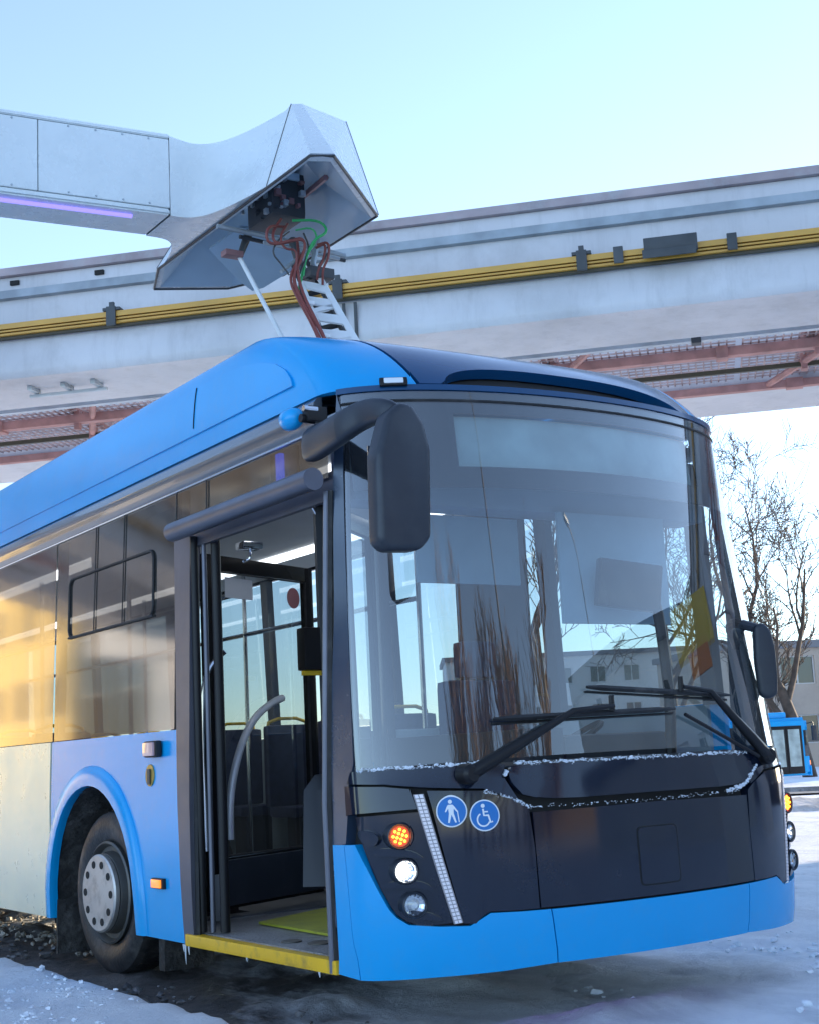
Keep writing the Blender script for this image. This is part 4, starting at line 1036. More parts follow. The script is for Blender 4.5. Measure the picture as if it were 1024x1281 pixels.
# --- stickers
def loc2(px,py):
    t0,z0=Fp(px,py); k=math.hypot(hw(z0)*math.cos(t0),.5*math.sin(t0)); return lambda pts:[(t0+a/k,z0+b) for a,b in pts]
def stroke(pts,w_):
    l=[];r_=[]
    for i,p in enumerate(pts):
        a_=pts[max(0,i-1)]; b_=pts[min(len(pts)-1,i+1)]; d=(b_[0]-a_[0],b_[1]-a_[1]); q=math.hypot(*d) or 1; nx,ny=-d[1]/q*w_/2,d[0]/q*w_/2
        l.append((p[0]+nx,p[1]+ny)); r_.append((p[0]-nx,p[1]-ny))
    return l+r_[::-1]
def sticker(px,py,icon,nm):
    f=loc2(px,py); s=patch(nm,f(circle(0,0,.0655,36)),B,.0145,.002,'sticker_white',bus,du=.2,dv=0,ch=.0005)
    patch('disc',f(circle(0,0,.060,36)),B,.0160,.001,'sticker_blue',s,du=.2,dv=0,ch=.0003)
    patch('pictogram',[f(q) for q in icon],B,.0175,.001,'sticker_white',s,du=.2,dv=0,ch=.0003)
walk=[circle(-.004,.040,.0085,16),[(-.013,.028),(.006,.028),(.013,.020),(.026,.001),(.022,-.003),(.010,.011),(.009,-.008),(.020,-.046),(.013,-.047),(.0,-.013),(-.010,-.047),(-.017,-.046),(-.011,-.008),(-.013,.012),(-.024,-.003),(-.028,.0),(-.019,.020)],stroke([(.025,.002),(.030,-.046)],.004)]
arc=[(-.006+.027*math.cos(R(a)),-.017+.027*math.sin(R(a))) for a in range(118,352,13)]
chair=[circle(-.006,.040,.0085,16),stroke(arc,.0065),stroke([(-.006,.028),(-.003,.0),(.018,.0)],.008),stroke([(-.005,.015),(.015,.015)],.006),stroke([(.016,-.001),(.024,-.030),(.034,-.026)],.0075)]
sticker(563,1015,walk,'walking_aid_sticker'); sticker(604,1020,chair,'wheelchair_sticker')
# --- side fittings
def on_side(px,py): p=onx(px,py,0.0); return p.y,p.z
y,z=on_side(195,937); m_=box('side_marker',-.035,.0,y-.085,y+.085,z-.045,z+.045,'rubber',bus,.012); box('lens',-.052,-.034,y-.07,y+.07,z-.038,z+.038,'pink_lens',m_,.012)
y,z=on_side(188,970); S('lock_plate',circle(y,z,.058,20,.06),.006,.006,'brass',bus,ch=.002); box('lock_slot',-.012,-.0055,y-.02,y+.02,z-.05,z+.035,'hub_dark',bus,.003)
y,z=on_side(201,1105); m_=box('reflector',-.022,.0,y-.075,y+.075,z-.028,z+.028,'rubber',bus,.006); box('lens',-.032,-.021,y-.06,y+.06,z-.022,z+.022,'amber_marker',m_,.005)
p=onx(366,524,-.07)
lathe('camera_pod',[(-.062,.0),(-.058,.025),(-.038,.044),(0,.053),(.04,.051),(.054,.04),(.058,0)],'blue_paint',bus,oriented(p,Vector((0,1,0)),Vector((1,0,0)),Vector((0,0,-1))),20,60)
q=onx(387,518,-.05); b_=box('camera_bracket',q.x-.02,q.x+.08,q.y-.03,q.y+.03,q.z-.035,q.z+.035,'satin_black',bus,.008); lathe('knob',[(-.02,.0),(-.02,.02),(.05,.022)],'satin_black',b_,Matrix.Translation((q.x-.02,q.y+.01,q.z-.02)),12); lathe('knob',[(-.02,.0),(-.02,.014),(.05,.014)],'chrome',b_,Matrix.Translation((q.x-.02,q.y-.02,q.z+.02)),12)
pw_=Fp(492,480); p,ex,ez,n_=frame_at(492,480,False,.02)
mk=box('roof_marker',-.065,.065,-.02,.02,-.01,.014,'satin_black',bus,.01,oriented(p,ex,ez,n_)); box('lens',-.045,.045,-.013,.013,.0142,.026,'lamp_lens',mk,.006,oriented(p,ex,ez,n_))
# --- mirrors
def mirror_housing(name,prof,depth,Mx):
    bm=bmesh.new(); f=bm.faces.new([bm.verts.new((a,0,c)) for a,c in prof]); r_=bmesh.ops.extrude_face_region(bm,geom=[f])
    for v in r_['geom']:
        if isinstance(v,bmesh.types.BMVert): v.co.y+=depth
    bmesh.ops.recalc_face_normals(bm,faces=bm.faces); bmesh.ops.bevel(bm,geom=[e for e in bm.edges],offset=.028,segments=5,affect='EDGES',profile=.5,clamp_overlap=True); bm.transform(Mx)
    return finish(name,bm,'plastic',bus,40)
mc=ony(502,600,-.28); sc=(mc-CAM).dot(CF)/FPX
def mpt(px,py): 
    v=ony(px,py,-.28)-mc; return (v.x,v.z)
yaw_m=R(0); MX=Matrix.Translation(mc)@Matrix.Rotation(yaw_m,4,'Z')
prof=[mpt(*q) for q in ((474,566),(486,516),(501,502),(516,504),(531,528),(540,562),(541,672),(528,688),(488,688),(477,676))]
mh=mirror_housing('mirror_housing',prof,.11,MX)
box('mirror_glass',-.085,.10,.111,.116,-.26,.16,'chrome',mh,.0,MX)
# mirror arm: flat swept arm from the side pillar over to the housing
def armpt(px,py,X=None,Y=None): return onx(px,py,X) if Y is None else ony(px,py,Y)
ca=[(onx(380,562,-.03),.175),(onx(403,551,-.04),.16),(onx(428,535,-.09),.14),(ony(452,519,.0),.13),(ony(474,513,-.14),.115),(ony(490,514,-.22),.10),(ony(502,528,-.22),.09)]
bm=bmesh.new(); rows=[]; P=[c for c,_ in ca]
for i,(c,hgt) in enumerate(ca):
    d=(P[min(i+1,len(P)-1)]-P[max(i-1,0)]).normalized(); up=Vector((0,0,1)); up=(up-d*up.dot(d)).normalized() if abs(d.z)<.95 else Vector((1,0,0)); sd2=d.cross(up).normalized()
    hh=hgt*.5; ww=.04
    rows.append([bm.verts.new(c+up*(hh*math.copysign(abs(math.sin(a_))**.6,math.sin(a_)))+sd2*(ww*math.copysign(abs(math.cos(a_))**.6,math.cos(a_)))) for a_ in [2*PI*k/14 for k in range(14)]])
for A,Bq in zip(rows,rows[1:]):
    for k in range(14): bm.faces.new((A[k],A[(k+1)%14],Bq[(k+1)%14],Bq[k]))
bm.faces.new(rows[0][::-1]); bm.faces.new(rows[-1]); bmesh.ops.recalc_face_normals(bm,faces=bm.faces); bmesh.ops.subdivide_edges(bm,edges=[e for e in bm.edges],cuts=1,smooth=.6) if False else None
ma=finish('mirror_arm',bm,'plastic',bus,40)
sub=ma.modifiers.new('s','SUBSURF'); sub.levels=2; sub.render_levels=2
# far-side mirror
mc2=ony(957,826,-.02); MX2=Matrix.Translation(mc2)@Matrix.Rotation(R(-30),4,'Z')@Matrix.Diagonal((.85,.62,.92,1))
prof2=[(-.05,.20),(.01,.21),(.05,.17),(.068,.07),(.07,-.07),(.06,-.19),(.0,-.215),(-.05,-.19),(-.06,0)]
mh2=mirror_housing('mirror_housing',prof2,.09,MX2)
tube('mirror_arm',[mc2+Vector((-.0,.05,.17)),mc2+Vector((-.1,.15,.22)),Vector((2.50,.35,mc2.z+.1))],.025,'plastic',bus,8,2)
# --- wipers
def wiper(pivot,elbow,joint,b0,b1,par=bus):
    # px points on the windshield, lifted off the glass
    def W(px,py,o): t,z=Fp(px,py); return B(t,z,o)
    pv=W(*pivot,.05); el=W(*elbow,.075); jt=W(*joint,.06)
    bm=bmesh.new(); tube_bm(bm,[W(*pivot,.02)+Vector((0,0,-.01)),pv,pv.lerp(el,.3),pv.lerp(el,.65),el,el.lerp(jt,.5),jt],[.030,.031,.027,.020,.014,.012,.010],8)
    arm_=finish('wiper_arm',bm,'satin_black',par,50)
    bm=bmesh.new(); n=10; tube_bm(bm,[W(b0[0]+(b1[0]-b0[0])*i/n,b0[1]+(b1[1]-b0[1])*i/n,.03) for i in range(n+1)],[.007]+[.014]*(n-1)+[.006],6); finish('wiper_blade',bm,'rubber',arm_,50)
    bm=bmesh.new(); n=10; tube_bm(bm,[W(b0[0]+(b1[0]-b0[0])*i/n,b0[1]+5+(b1[1]-b0[1])*i/n,.012) for i in range(n+1)],.006,6); finish('blade_rubber',bm,'rubber',arm_,50)
    c_=W(*joint,.045); bm=bmesh.new(); tube_bm(bm,[c_+Vector((0,0,-.02)),c_+Vector((0,0,.05))],[.014,.012],8); finish('blade_clip',bm,'satin_black',arm_)
    lathe('pivot_cap',[(-.03,.0),(-.028,.03),(-.01,.042),(.05,.045)],'satin_black',arm_,oriented(pv,Vector((0,1,0)),Vector((1,0,0)),Vector((0,0,-1))),16)
    return pv,el
wiper((584,972),(706,893),(757,886),(613,901),(838,888))
wiper((948,948),(872,868),(842,862),(728,861),(905,871))
for a_,b_ in (((600,962),(690,905)),((938,948),(850,895))):
    t0,z0=Fp(*a_); t1,z1=Fp(*b_); tube('wiper_link',[B(t0,z0,.045),B(t1,z1,.03)],.009,'satin_black',bus,6)
# --- snow and frost crusts along the base of the glass
def crust(pl,n,rmin,rmax,off=.02,seed=1):
    rnd=random.Random(seed); bm=bmesh.new()
    for i in range(n):
        f=rnd.random()*(len(pl)-1); k=min(len(pl)-2,int(f)); a_,b_=pl[k],pl[k+1]; g=f-k
        px,py=a_[0]+(b_[0]-a_[0])*g,a_[1]+(b_[1]-a_[1])*g+rnd.gauss(0,1.1)+(2.5*noise.noise(Vector((f*9,seed,0))) if n>20 else 0); t,z=Fp(px,py); r=rnd.uniform(rmin,rmax)*(1 if rnd.random()<.95 else 2.0)*(.55+.9*abs(noise.noise(Vector((f*14,seed,3)))))
        c_=B(t,z,off); mm=Matrix.Translation(c_)@Matrix.Rotation(rnd.random()*3,4,'Z')@Matrix.Diagonal((r*rnd.uniform(1,2.4),r*1.2,r*rnd.uniform(.5,1.0),1)); 
        g_=bmesh.ops.create_icosphere(bm,subdivisions=1,radius=1,matrix=mm)
        for v in g_['verts']: v.co+=Vector((rnd.gauss(0,r*.12),0,rnd.gauss(0,r*.12)))
    return finish('snow_crust',bm,'snow_crust',bus,60,'stuff')
crust([(447,964),(520,960),(603,954)],360,.002,.0052,.008,1)
crust([(640,955),(780,949),(930,941)],600,.002,.0056,.018,2)
crust([(660,1009),(800,1001),(915,990),(934,975),(941,960)],300,.0015,.004,.014,3)
crust([(905,990),(928,980),(942,958)],150,.003,.008,.016,4)
crust([(603,990),(640,999),(662,1010)],160,.0015,.004,.012,5)
crust([(630,962),(628,972),(632,966)],12,.005,.010,.02,6)
# --- doorway
tube('door_header',[(-.05,onx(216,677,-.05).y,2.45),(-.05,.405,2.45)],.052,'dark_alu',bus,20)
S('header_strip',rect(.41,2.14,2.37,2.50),-.02,.03,'dark_alu',bus)
jl=[onx(*q,0) for q in ((213,690),(231,684),(243,1168),(229,1184))]
S('door_jamb',[(jl[0].y+.02,2.43),(jl[1].y,2.43),(1.90,ZB),(2.02,ZB)],.010,.06,'dark_alu',bus,ch=.012)
gasket([(1.95,2.42),(1.89,.3)],'door_seal',.016,closed=False,off=-.01)
box('step_edge',-.012,.05,.44,1.99,ZB-.005,.34,'yellow_paint',bus,.008)
box('step_floor',.051,1.05,.44,2.4,.30,.345,'tread_plate',bus,.003)
bm=bmesh.new(); zz=.3495; bm.faces.new([bm.verts.new(v) for v in [tuple(onz(*q,zz)) for q in ((324,1156),(370,1164),(416,1172),(425,1172),(425,1132),(412,1137))]]); r_=bmesh.ops.extrude_face_region(bm,geom=bm.faces[:])
for v in r_['geom']:
    if isinstance(v,bmesh.types.BMVert): v.co.z+=.012
bmesh.ops.recalc_face_normals(bm,faces=bm.faces); finish('yellow_floor',bm,'floor_yellow',bus,20)
for (x,y,r) in ((.16,1.15,.05),(.22,.98,.06)): lathe('ramp_handle',[(0,r),(.006,r),(.010,r*.7),(.010,0)],'hub_dark',bus,Matrix.Translation((x,y,.346))@Matrix.Rotation(R(-90),4,'Y'),18)
# door leaf folded inwards
def leaf(p0,ang,Wd,H0,H1,with_handle):
    d=bpy.data.objects.new('door_leaf',None); COL.objects.link(d); d.parent=bus; d.location=Vector(p0)-Vector(bus.location); d.empty_display_size=.2
    ex=Vector((math.cos(ang),math.sin(ang),0)); ey=Vector((-ex.y,ex.x,0)); Mx=oriented(Vector(p0),ex,ey,Vector((0,0,1)))
    fw=.10
    def b(nm,x0,x1,y0,y1,z0,z1,m,bev=.006): return box(nm,x0,x1,y0,y1,z0,z1,m,d,bev,Mx)
    b('stile',0,fw,-.022,.022,H0,H1,'door_black'); b('stile',Wd-fw*.8,Wd,-.022,.022,H0,H1,'door_black')
    b('rail',fw,Wd-fw*.8,-.021,.021,H1-.09,H1,'door_black'); b('rail',fw,Wd-fw*.8,-.021,.021,H0,H0+.28,'door_black'); b('kick_pad',.05,Wd-.02,-.06,-.022,H0+.02,H0+.27,'plastic',.015)
    bm=bmesh.new(); vs=[bm.verts.new(Mx@Vector(v)) for v in ((fw,0,H0+.27),(Wd-fw*.8,0,H0+.27),(Wd-fw*.8,0,H1-.08),(fw,0,H1-.08))]; bm.faces.new(vs); finish('pane',bm,'door_glass',d,0)
    gp=[Mx@Vector(v) for v in ((fw+.01,-.024,H0+.29),(Wd-fw*.8-.01,-.024,H0+.29),(Wd-fw*.8-.01,-.024,H1-.1),(fw+.01,-.024,H1-.1),(fw+.01,-.024,H0+.29))]
    tube('glass_gasket',gp,.008,'rubber',d,6)
    if with_handle:
        hp=[Mx@Vector(v) for v in ((.12,-.055,.78),(.125,-.055,.98),(.16,-.058,1.14),(.25,-.06,1.33),(.38,-.06,1.47),(.55,-.06,1.55),(.66,-.05,1.575))]
        tube('grab_rail',hp,.022,'aluminium',d,10,2)
        bm=bmesh.new(); mm=Mx@Matrix.Translation((Wd-.19,-.004,H1-.2)); tube_bm(bm,[mm@Vector((0,0,0)),mm@Vector((0,-.003,0))],.065,20); finish('round_sticker',bm,'sticker_red',d)
        b('notice_sheet',.20,.46,-.004,-.001,H1-.24,H1-.12,'interior_light',0)
        b('hinge_foot',.0,.05,-.10,-.03,H0-.05,H0+.2,'aluminium',.01)
    return d
lp=onz(272,1140,.40)
print('leaf base',lp)
leaf((lp.x-.04,lp.y,0),R(25),1.06,.40,2.40,True)
leaf((.10,.62,0),R(40),.80,.40,2.40,False)
for i,(x,y,m,r) in enumerate(((.05,1.90,'satin_black',.022),(.08,1.84,'dark_alu',.014),(.12,1.78,'satin_black',.026))): tube('door_post',[(x,y,.35),(x,y,2.42)],r,m,bus,10)
hp0=onx(310,683,.35); box('door_latch',.30,.42,hp0.y-.05,hp0.y+.05,hp0.z-.02,hp0.z+.02,'chrome',bus,.008); tube('latch_hook',[(.36,hp0.y,hp0.z),(.36,hp0.y-.02,hp0.z-.07),(.33,hp0.y+.02,hp0.z-.085)],.008,'chrome',bus,8,1)
tube('door_lever',[(.25,1.05,2.56),(.33,1.02,2.40),(.36,1.0,2.25)],.013,'chrome',bus,8)
tube('inner_rail',[(.12,1.98,.75),(.10,1.98,1.5),(.14,1.96,1.72),(.22,1.9,1.8)],.014,'chrome',bus,8,2)
box('violet_light',.95,1.35,.56,.60,.62,.64,'violet_led',bus,.003)
# --- interior
[box('floor',x0,2.55-x0,y0,y1,.285,.299,'floor_dark',bus,0) for x0,y0,y1 in ((.04,.42,2.55),(.66,2.551,4.129),(.04,4.13,8.6),(.66,8.601,10.2),(.04,10.201,REAR-.1))]; box('platform',1.06,2.50,.30,2.3,.3495,.62,'floor_dark',bus,.01) if False else None
[box('aisle_floor',x0,2.55-x0,y0,y1,.30,.352,'floor_dark',bus,0) for x0,y0,y1 in ((.04,2.41,2.55),(.66,2.551,4.129),(.04,4.13,8.6),(.66,8.601,10.2),(.04,10.201,REAR-.1))]
[tube('axle',[(.25,c,.478),(2.3,c,.478)],.09,'liner',bus,12) for c in (WY,RY)]
box('ceiling',.10,2.45,.40,REAR-.1,2.735,2.78,'interior_light',bus,0)
for x in (.62,1.93): box('ceiling_light',x-.07,x+.07,1.0,REAR-.5,2.715,2.734,'ceiling_lamp',bus,.004)
box('front_bulkhead',.16,2.39,.40,.62,2.36,2.70,'interior_grey',bus,.05)
box('sun_visor',1.30,2.02,.34,.36,1.80,2.36,'visor_cloth',bus,.006); box('sun_visor',.62,1.25,.60,.62,2.02,2.36,'visor_cloth',bus,.006)
# dashboard and cab
bm=bmesh.new(); n=26; rows=[]
prof=[(.06,.62),(.06,1.09),(.10,1.13),(.28,1.145),(.55,1.13),(.66,1.06),(.70,.62)]
for i in range(n+1):
    t=-1.35+2.7*i/n; x,y0=outl(t,hw(1.1)-.06,.26+rk(1.1),.46); rows.append([bm.verts.new((x,max(y0+dy,y0+dy) if True else 0,z)) for dy,z in prof])
for A,Bq in zip(rows,rows[1:]):
    for i in range(len(prof)-1): bm.faces.new((A[i],A[i+1],Bq[i+1],Bq[i]))
bmesh.ops.recalc_face_normals(bm,faces=bm.faces); finish('dashboard',bm,'interior_dark',bus,40)
box('instrument_hood',1.45,2.2,.58,.80,1.10,1.26,'interior_dark',bus,.05)
lathe('steering_wheel',[(-.015,.21),(0,.222),(.015,.21),(0,.198),(-.015,.21)],'satin_black',bus,Matrix.Translation((1.83,1.0,1.22))@Matrix.Rotation(R(62),4,'Z')@Matrix.Rotation(R(0),4,'Y')@Matrix.Rotation(R(90),4,'Z')@Matrix.Rotation(R(-60),4,'Y'),32,30,False)
tube('steering_column',[(1.83,1.0,1.2),(1.83,.75,.8)],.04,'interior_dark',bus,10)
ds=box('driver_seat',1.58,2.08,1.35,1.8,.85,.98,'seat_fabric',bus,.05); box('backrest',1.58,2.08,1.76,1.9,.98,1.62,'seat_fabric',ds,.05); box('headrest',1.70,1.96,1.78,1.88,1.63,1.85,'seat_fabric',ds,.04); box('pedestal',1.70,1.96,1.45,1.75,.30,.85,'interior_dark',ds,.02)
box('cab_partition',1.32,2.46,2.02,2.06,.30,1.35,'interior_grey',bus,.01); box('cab_door',1.30,1.33,.72,1.99,.36,1.30,'interior_dark',bus,.01); box('partition_post',1.30,1.36,2.00,2.08,.30,2.73,'interior_dark',bus,.01)
box('cab_wall',1.9,2.46,2.06,2.09,1.36,2.72,'interior_dark',bus,.01)
mp=ony(785,735,.2); ms=box('monitor',-.17,.17,-.03,.03,-.11,.13,'screen',bus,.015,Matrix.Translation(mp)@Matrix.Rotation(R(-18),4,'Z')@Matrix.Rotation(R(8),4,'Y'))
tube('monitor_stand',[mp+Vector((.1,.0,-.02)),mp+Vector((.2,.02,-.06)),ony(828,800,.2),ony(838,880,.2),Vector((ony(836,920,.2).x,.2,1.1))],.028,'satin_black',bus,8,1)
tube('antenna_stalk',[ony(822,760,.4),ony(817,690,.4)],.008,'satin_black',bus,6)
bp=ony(800,900,.7); 
box('ticket_printer',1.2,1.42,.55,.72,1.13,1.30,'interior_dark',bus,.02)
# vest hung by the cab window
# seats
def seat(x,y):
    s_=box('passenger_seat',x-.21,x+.21,y-.2,y+.22,.78,.86,'seat_fabric',bus,.03); box('backrest',x-.21,x+.21,y+.2,y+.29,.86,1.48,'seat_fabric',s_,.035); box('seat_base',x-.12,x+.12,y-.1,y+.1,.352,.779,'interior_dark',s_,.01); tube('seat_handle',[(x-.18,y+.27,1.42),(x-.16,y+.27,1.53),(x+.16,y+.27,1.53),(x+.18,y+.27,1.42)],.014,'yellow_plastic',s_,6,1)
for y in (2.9,3.75,4.6,5.5,6.4,7.3,8.6,9.6,10.6):
    for x in ((.36,2.2) if y>4.3 else (2.2,)): seat(x,y)
    if y>7: seat(.82,y); seat(1.74,y)
for x,y in ((1.9,2.5),(.62,4.2),(1.92,5.0),(.62,6.0),(1.92,7.0)): tube('grab_pole',[(x,y,.352),(x,y,2.735)],.017,'chrome',bus,8)
for x in (.62,1.92): tube('ceiling_rail',[(x,2.55,2.2),(x,6,2.2),(x,REAR-.6,2.2)],.017,'chrome',bus,8)
tube('front_rail',[(.70,4.13,1.0),(1.0,4.13,1.0),(1.15,4.13,1.05),(1.20,4.13,1.3)],.016,'chrome',bus,8,2)
box('front_screen',.66,1.25,4.15,4.19,.352,1.12,'interior_grey',bus,.02)
vp=onx(389,812,1.05); vd=box('ticket_validator',vp.x-.07,vp.x+.07,vp.y-.05,vp.y+.05,vp.z-.13,vp.z+.13,'satin_black',bus,.02,None); box('edge',vp.x-.071,vp.x+.071,vp.y-.03,vp.y+.0,vp.z-.16,vp.z-.131,'yellow_plastic',vd,.005)
tube('validator_pole',[(vp.x+.09,vp.y+.03,.36),(vp.x+.09,vp.y+.03,2.7)],.018,'pole_grey',bus,8)
[box('side_lining',.035,.06,y0,y1,z0,1.39,'interior_grey',bus,0) for y0,y1,z0 in ((2.1,2.55,.352),(2.551,4.13,1.16),(4.131,8.6,.352),(8.601,10.2,1.16),(10.201,REAR-.1,.352))]; [box('side_lining',2.49,2.515,y0,y1,z0,1.39,'interior_grey',bus,0) for y0,y1,z0 in ((.6,2.55,.352),(2.551,4.13,1.16),(4.131,8.6,.352),(8.601,10.2,1.16),(10.201,REAR-.1,.352))]
box('roller_blind',.12,.14,2.2,3.6,2.3,2.66,'interior_light',bus,.004)

for x,y,l in ((-.005,2.00,.10),(.0,1.97,.05),(-.002,2.03,.04),(-.004,.60,.03),(-.004,1.3,.025)): tube('icicle',[(x,y,ZB),(x,y,ZB-l*.5),(x+.002,y,ZB-l)],[.006,.004,.001],'ice',bus,6)
# ------------------------------------------------------------------ overhead charging station
ch=thing('charging_station','pale overhead charging arm with hexagonal head and lowered pantograph above the bus roof','charging station',(-5.6,3.4,0))
def quadstrip(bm,rows,closed=False):
    for A,B_ in zip(rows,rows[1:]):
        k=len(A)
        for i in range(k if closed else k-1): bm.faces.new((A[i],A[(i+1)%k],B_[(i+1)%k],B_[i]))
YA,YB=3.0,3.40; zb=lambda x:4.69+.055*(x+.66)/1.1; zt=lambda x:5.275+(x-.434)*.06
def armbox(name,x0,x1,y0,y1,dz0,dz1,m,par,bev=.006):
    bm=bmesh.new(); n=max(1,int((x1-x0)/.4)); rows=[]
    for i in range(n+1):
        x=x0+(x1-x0)*i/n; a,b=zb(x),zt(x); rows.append([bm.verts.new(v) for v in ((x,y0,a+(b-a)*dz0),(x,y0,a+(b-a)*dz1),(x,y1,a+(b-a)*dz1),(x,y1,a+(b-a)*dz0))])
    quadstrip(bm,rows,True); bm.faces.new(rows[0][::-1]); bm.faces.new(rows[-1]); bmesh.ops.recalc_face_normals(bm,faces=bm.faces)
    if bev: bmesh.ops.bevel(bm,geom=[e for e in bm.edges if e.calc_face_angle(0)>.5],offset=bev,segments=2,affect='EDGES')
    return finish(name,bm,m,par,30)
XE=.455
core=armbox('arm_core',-5.6,XE,YA+.03,YB-.03,.02,.97,'charger_dark',ch,0)
xb=[-5.6,-3.2,-1.9,-.425,XE]
for a,b in zip(xb,xb[1:]):
    armbox('arm_panel',a+.003,b-.003,YA,YA+.029,.06,.955,'charger_white',ch,.003)
    armbox('arm_panel',a+.003,b-.003,YB-.029,YB,.06,.955,'charger_white',ch,.003)
armbox('arm_lid',-5.6,XE,YA-.004,YB+.004,.965,1.02,'charger_white',ch,.006)
armbox('arm_soffit',-5.6,XE,YA-.004,YB+.004,-.03,.052,'charger_white',ch,.012)
led0,led1=onz(-60,247,4.66),onz(165,276,4.68)
bm=bmesh.new(); tube_bm(bm,[Vector((-4.5,led1.y+.02,zb(-4.5)-.022)),Vector((led1.x,led1.y,zb(led1.x)-.022))],.016,8); finish('light_strip',bm,'led_violet_long',ch)
# mast
box('mast',-6.05,-5.35,2.90,3.50,-.1,5.2,'charger_white',ch,.06); box('mast_foot',-6.25,-5.15,2.7,3.7,-.15,.16,'charger_steel',ch,.03)
# --- head shell
ZR=4.75
rim=[(.80,4.02),(.815,2.35),(.82,1.80),(.95,1.74),(1.70,2.44),(1.69,3.75),(1.45,4.20),(.95,4.45)]
top=[(1.02,3.7),(1.06,2.95),(1.10,2.50),(1.18,2.50),(1.54,2.54),(1.52,3.5),(1.40,3.8),(1.1,3.9)]
tz=[5.22,5.30,5.43,5.45,5.42,5.35,5.25,5.2]
def ring(bm,pts,z): return [bm.verts.new((x,y,z if not isinstance(z,list) else z[i])) for i,(x,y) in enumerate(pts)]
cx,cy_=1.25,3.0
def scl(p,s,dx=0,dy=0): return [(cx+(x-cx)*s+dx,cy_+(y-cy_)*s+dy) for x,y in p]
bm=bmesh.new(); R0=ring(bm,rim,ZR); R1=ring(bm,top,tz); Ri=ring(bm,scl(rim,.93),ZR-.012)
quadstrip(bm,[R0+[],R1],True); bm.faces.new(R1); quadstrip(bm,[Ri,R0],True)
bmesh.ops.recalc_face_normals(bm,faces=bm.faces); hs=finish('head_shell',bm,'charger_white',ch,15)
for A_,B_ in ((rim[1],(top[2],tz[2])),(rim[0],(top[0],tz[0])),(rim[4],(top[4],tz[4]))): tube('seam',[Vector((A_[0],A_[1],ZR)),Vector((B_[0][0],B_[0][1],B_[1]))],.004,'charger_dark',hs,5)
tube('rim_gap',[Vector((x,y,ZR-.006)) for x,y in scl(rim,.985)+[scl(rim,.985)[0]]],.010,'charger_dark',hs,6)
# inner hood: sloping panels up into the contact throat
bm=bmesh.new(); I0=ring(bm,scl(rim,.93),ZR-.014); I1=ring(bm,scl(rim,.42),5.08); quadstrip(bm,[I1,I0],True); bm.faces.new(I1)
bmesh.ops.recalc_face_normals(bm,faces=bm.faces); inn=finish('inner_hood',bm,'charger_inner',ch,12)
a_=onz(408,222,4.86); b_=onz(372,252,5.0); 
bm=bmesh.new(); tube_bm(bm,[a_,b_],.02,6); finish('contact_strip',bm,'contact_copper',inn)
# flared collar between arm and head (concave sweep in plan)
bm=bmesh.new(); rows=[]; n=14
for i in range(n+1):
    f=i/n; x=XE+(.82-XE)*(f**.62); y=YA-(YA-2.32)*(f**2.3); z0=zb(XE)-.02+(ZR-zb(XE)+.02)*f; 
    zt_=zt(XE); z1=zt_-.03*math.sin(f*PI)+(5.40-zt_)*f**1.6; x1=x+(1.09-.82)*f**1.4; y1=y+(2.50-2.32)*f
    rows.append([bm.verts.new((x+(x1-x)*g,y+(y1-y)*g,z0+(z1-z0)*g)) for g in (0,.25,.5,.75,1)])
quadstrip(bm,rows); bmesh.ops.recalc_face_normals(bm,faces=bm.faces)
fl=finish('collar',bm,'charger_white',ch,60)
bm=bmesh.new(); rows2=[]; rows3=[]
for i in range(n+1):
    f=i/n; x=XE+(.82-XE)*(f**.62); ya=YA-(YA-2.32)*(f**2.3); yb=YB+(4.0-YB)*(f**2.3); z0=zb(XE)-.02+(ZR-zb(XE)+.02)*f
    zt_=zt(XE); z1=zt_-.03*math.sin(f*PI)+(5.40-zt_)*f**1.6; x1=x+(1.09-.82)*f**1.4
    rows2.append([bm.verts.new((x,ya+(yb-ya)*g,z0)) for g in (0,.5,1)]); rows3.append([bm.verts.new((x1,ya+(2.50-2.32)*f+(YB+(3.6-YB)*f-ya-(2.5-2.32)*f)*g,z1)) for g in (0,.5,1)])
quadstrip(bm,rows2); quadstrip(bm,rows3)
for A,B_ in zip(zip(rows2,rows3),zip(rows2[1:],rows3[1:])): bm.faces.new((A[0][2],B_[0][2],B_[1][2],A[1][2]))
bmesh.ops.recalc_face_normals(bm,faces=bm.faces); finish('collar_shell',bm,'charger_white',ch,50)
# wing flap hanging under the head rear
fp_=[onz(*q,z) for q,z in (((262,312),4.74),((300,352),4.60),((316,364),4.56),((330,360),4.56),((376,332),4.66),((352,290),4.80),((300,285),4.82))]
bm=bmesh.new(); f=bm.faces.new([bm.verts.new(p) for p in fp_]); r_=bmesh.ops.extrude_face_region(bm,geom=[f])
for v in r_['geom']:
    if isinstance(v,bmesh.types.BMVert): v.co+=Vector((.01,.02,.025))
bmesh.ops.recalc_face_normals(bm,faces=bm.faces); bmesh.ops.triangulate(bm,faces=bm.faces); finish('wing_panel',bm,'charger_inner',ch,20)
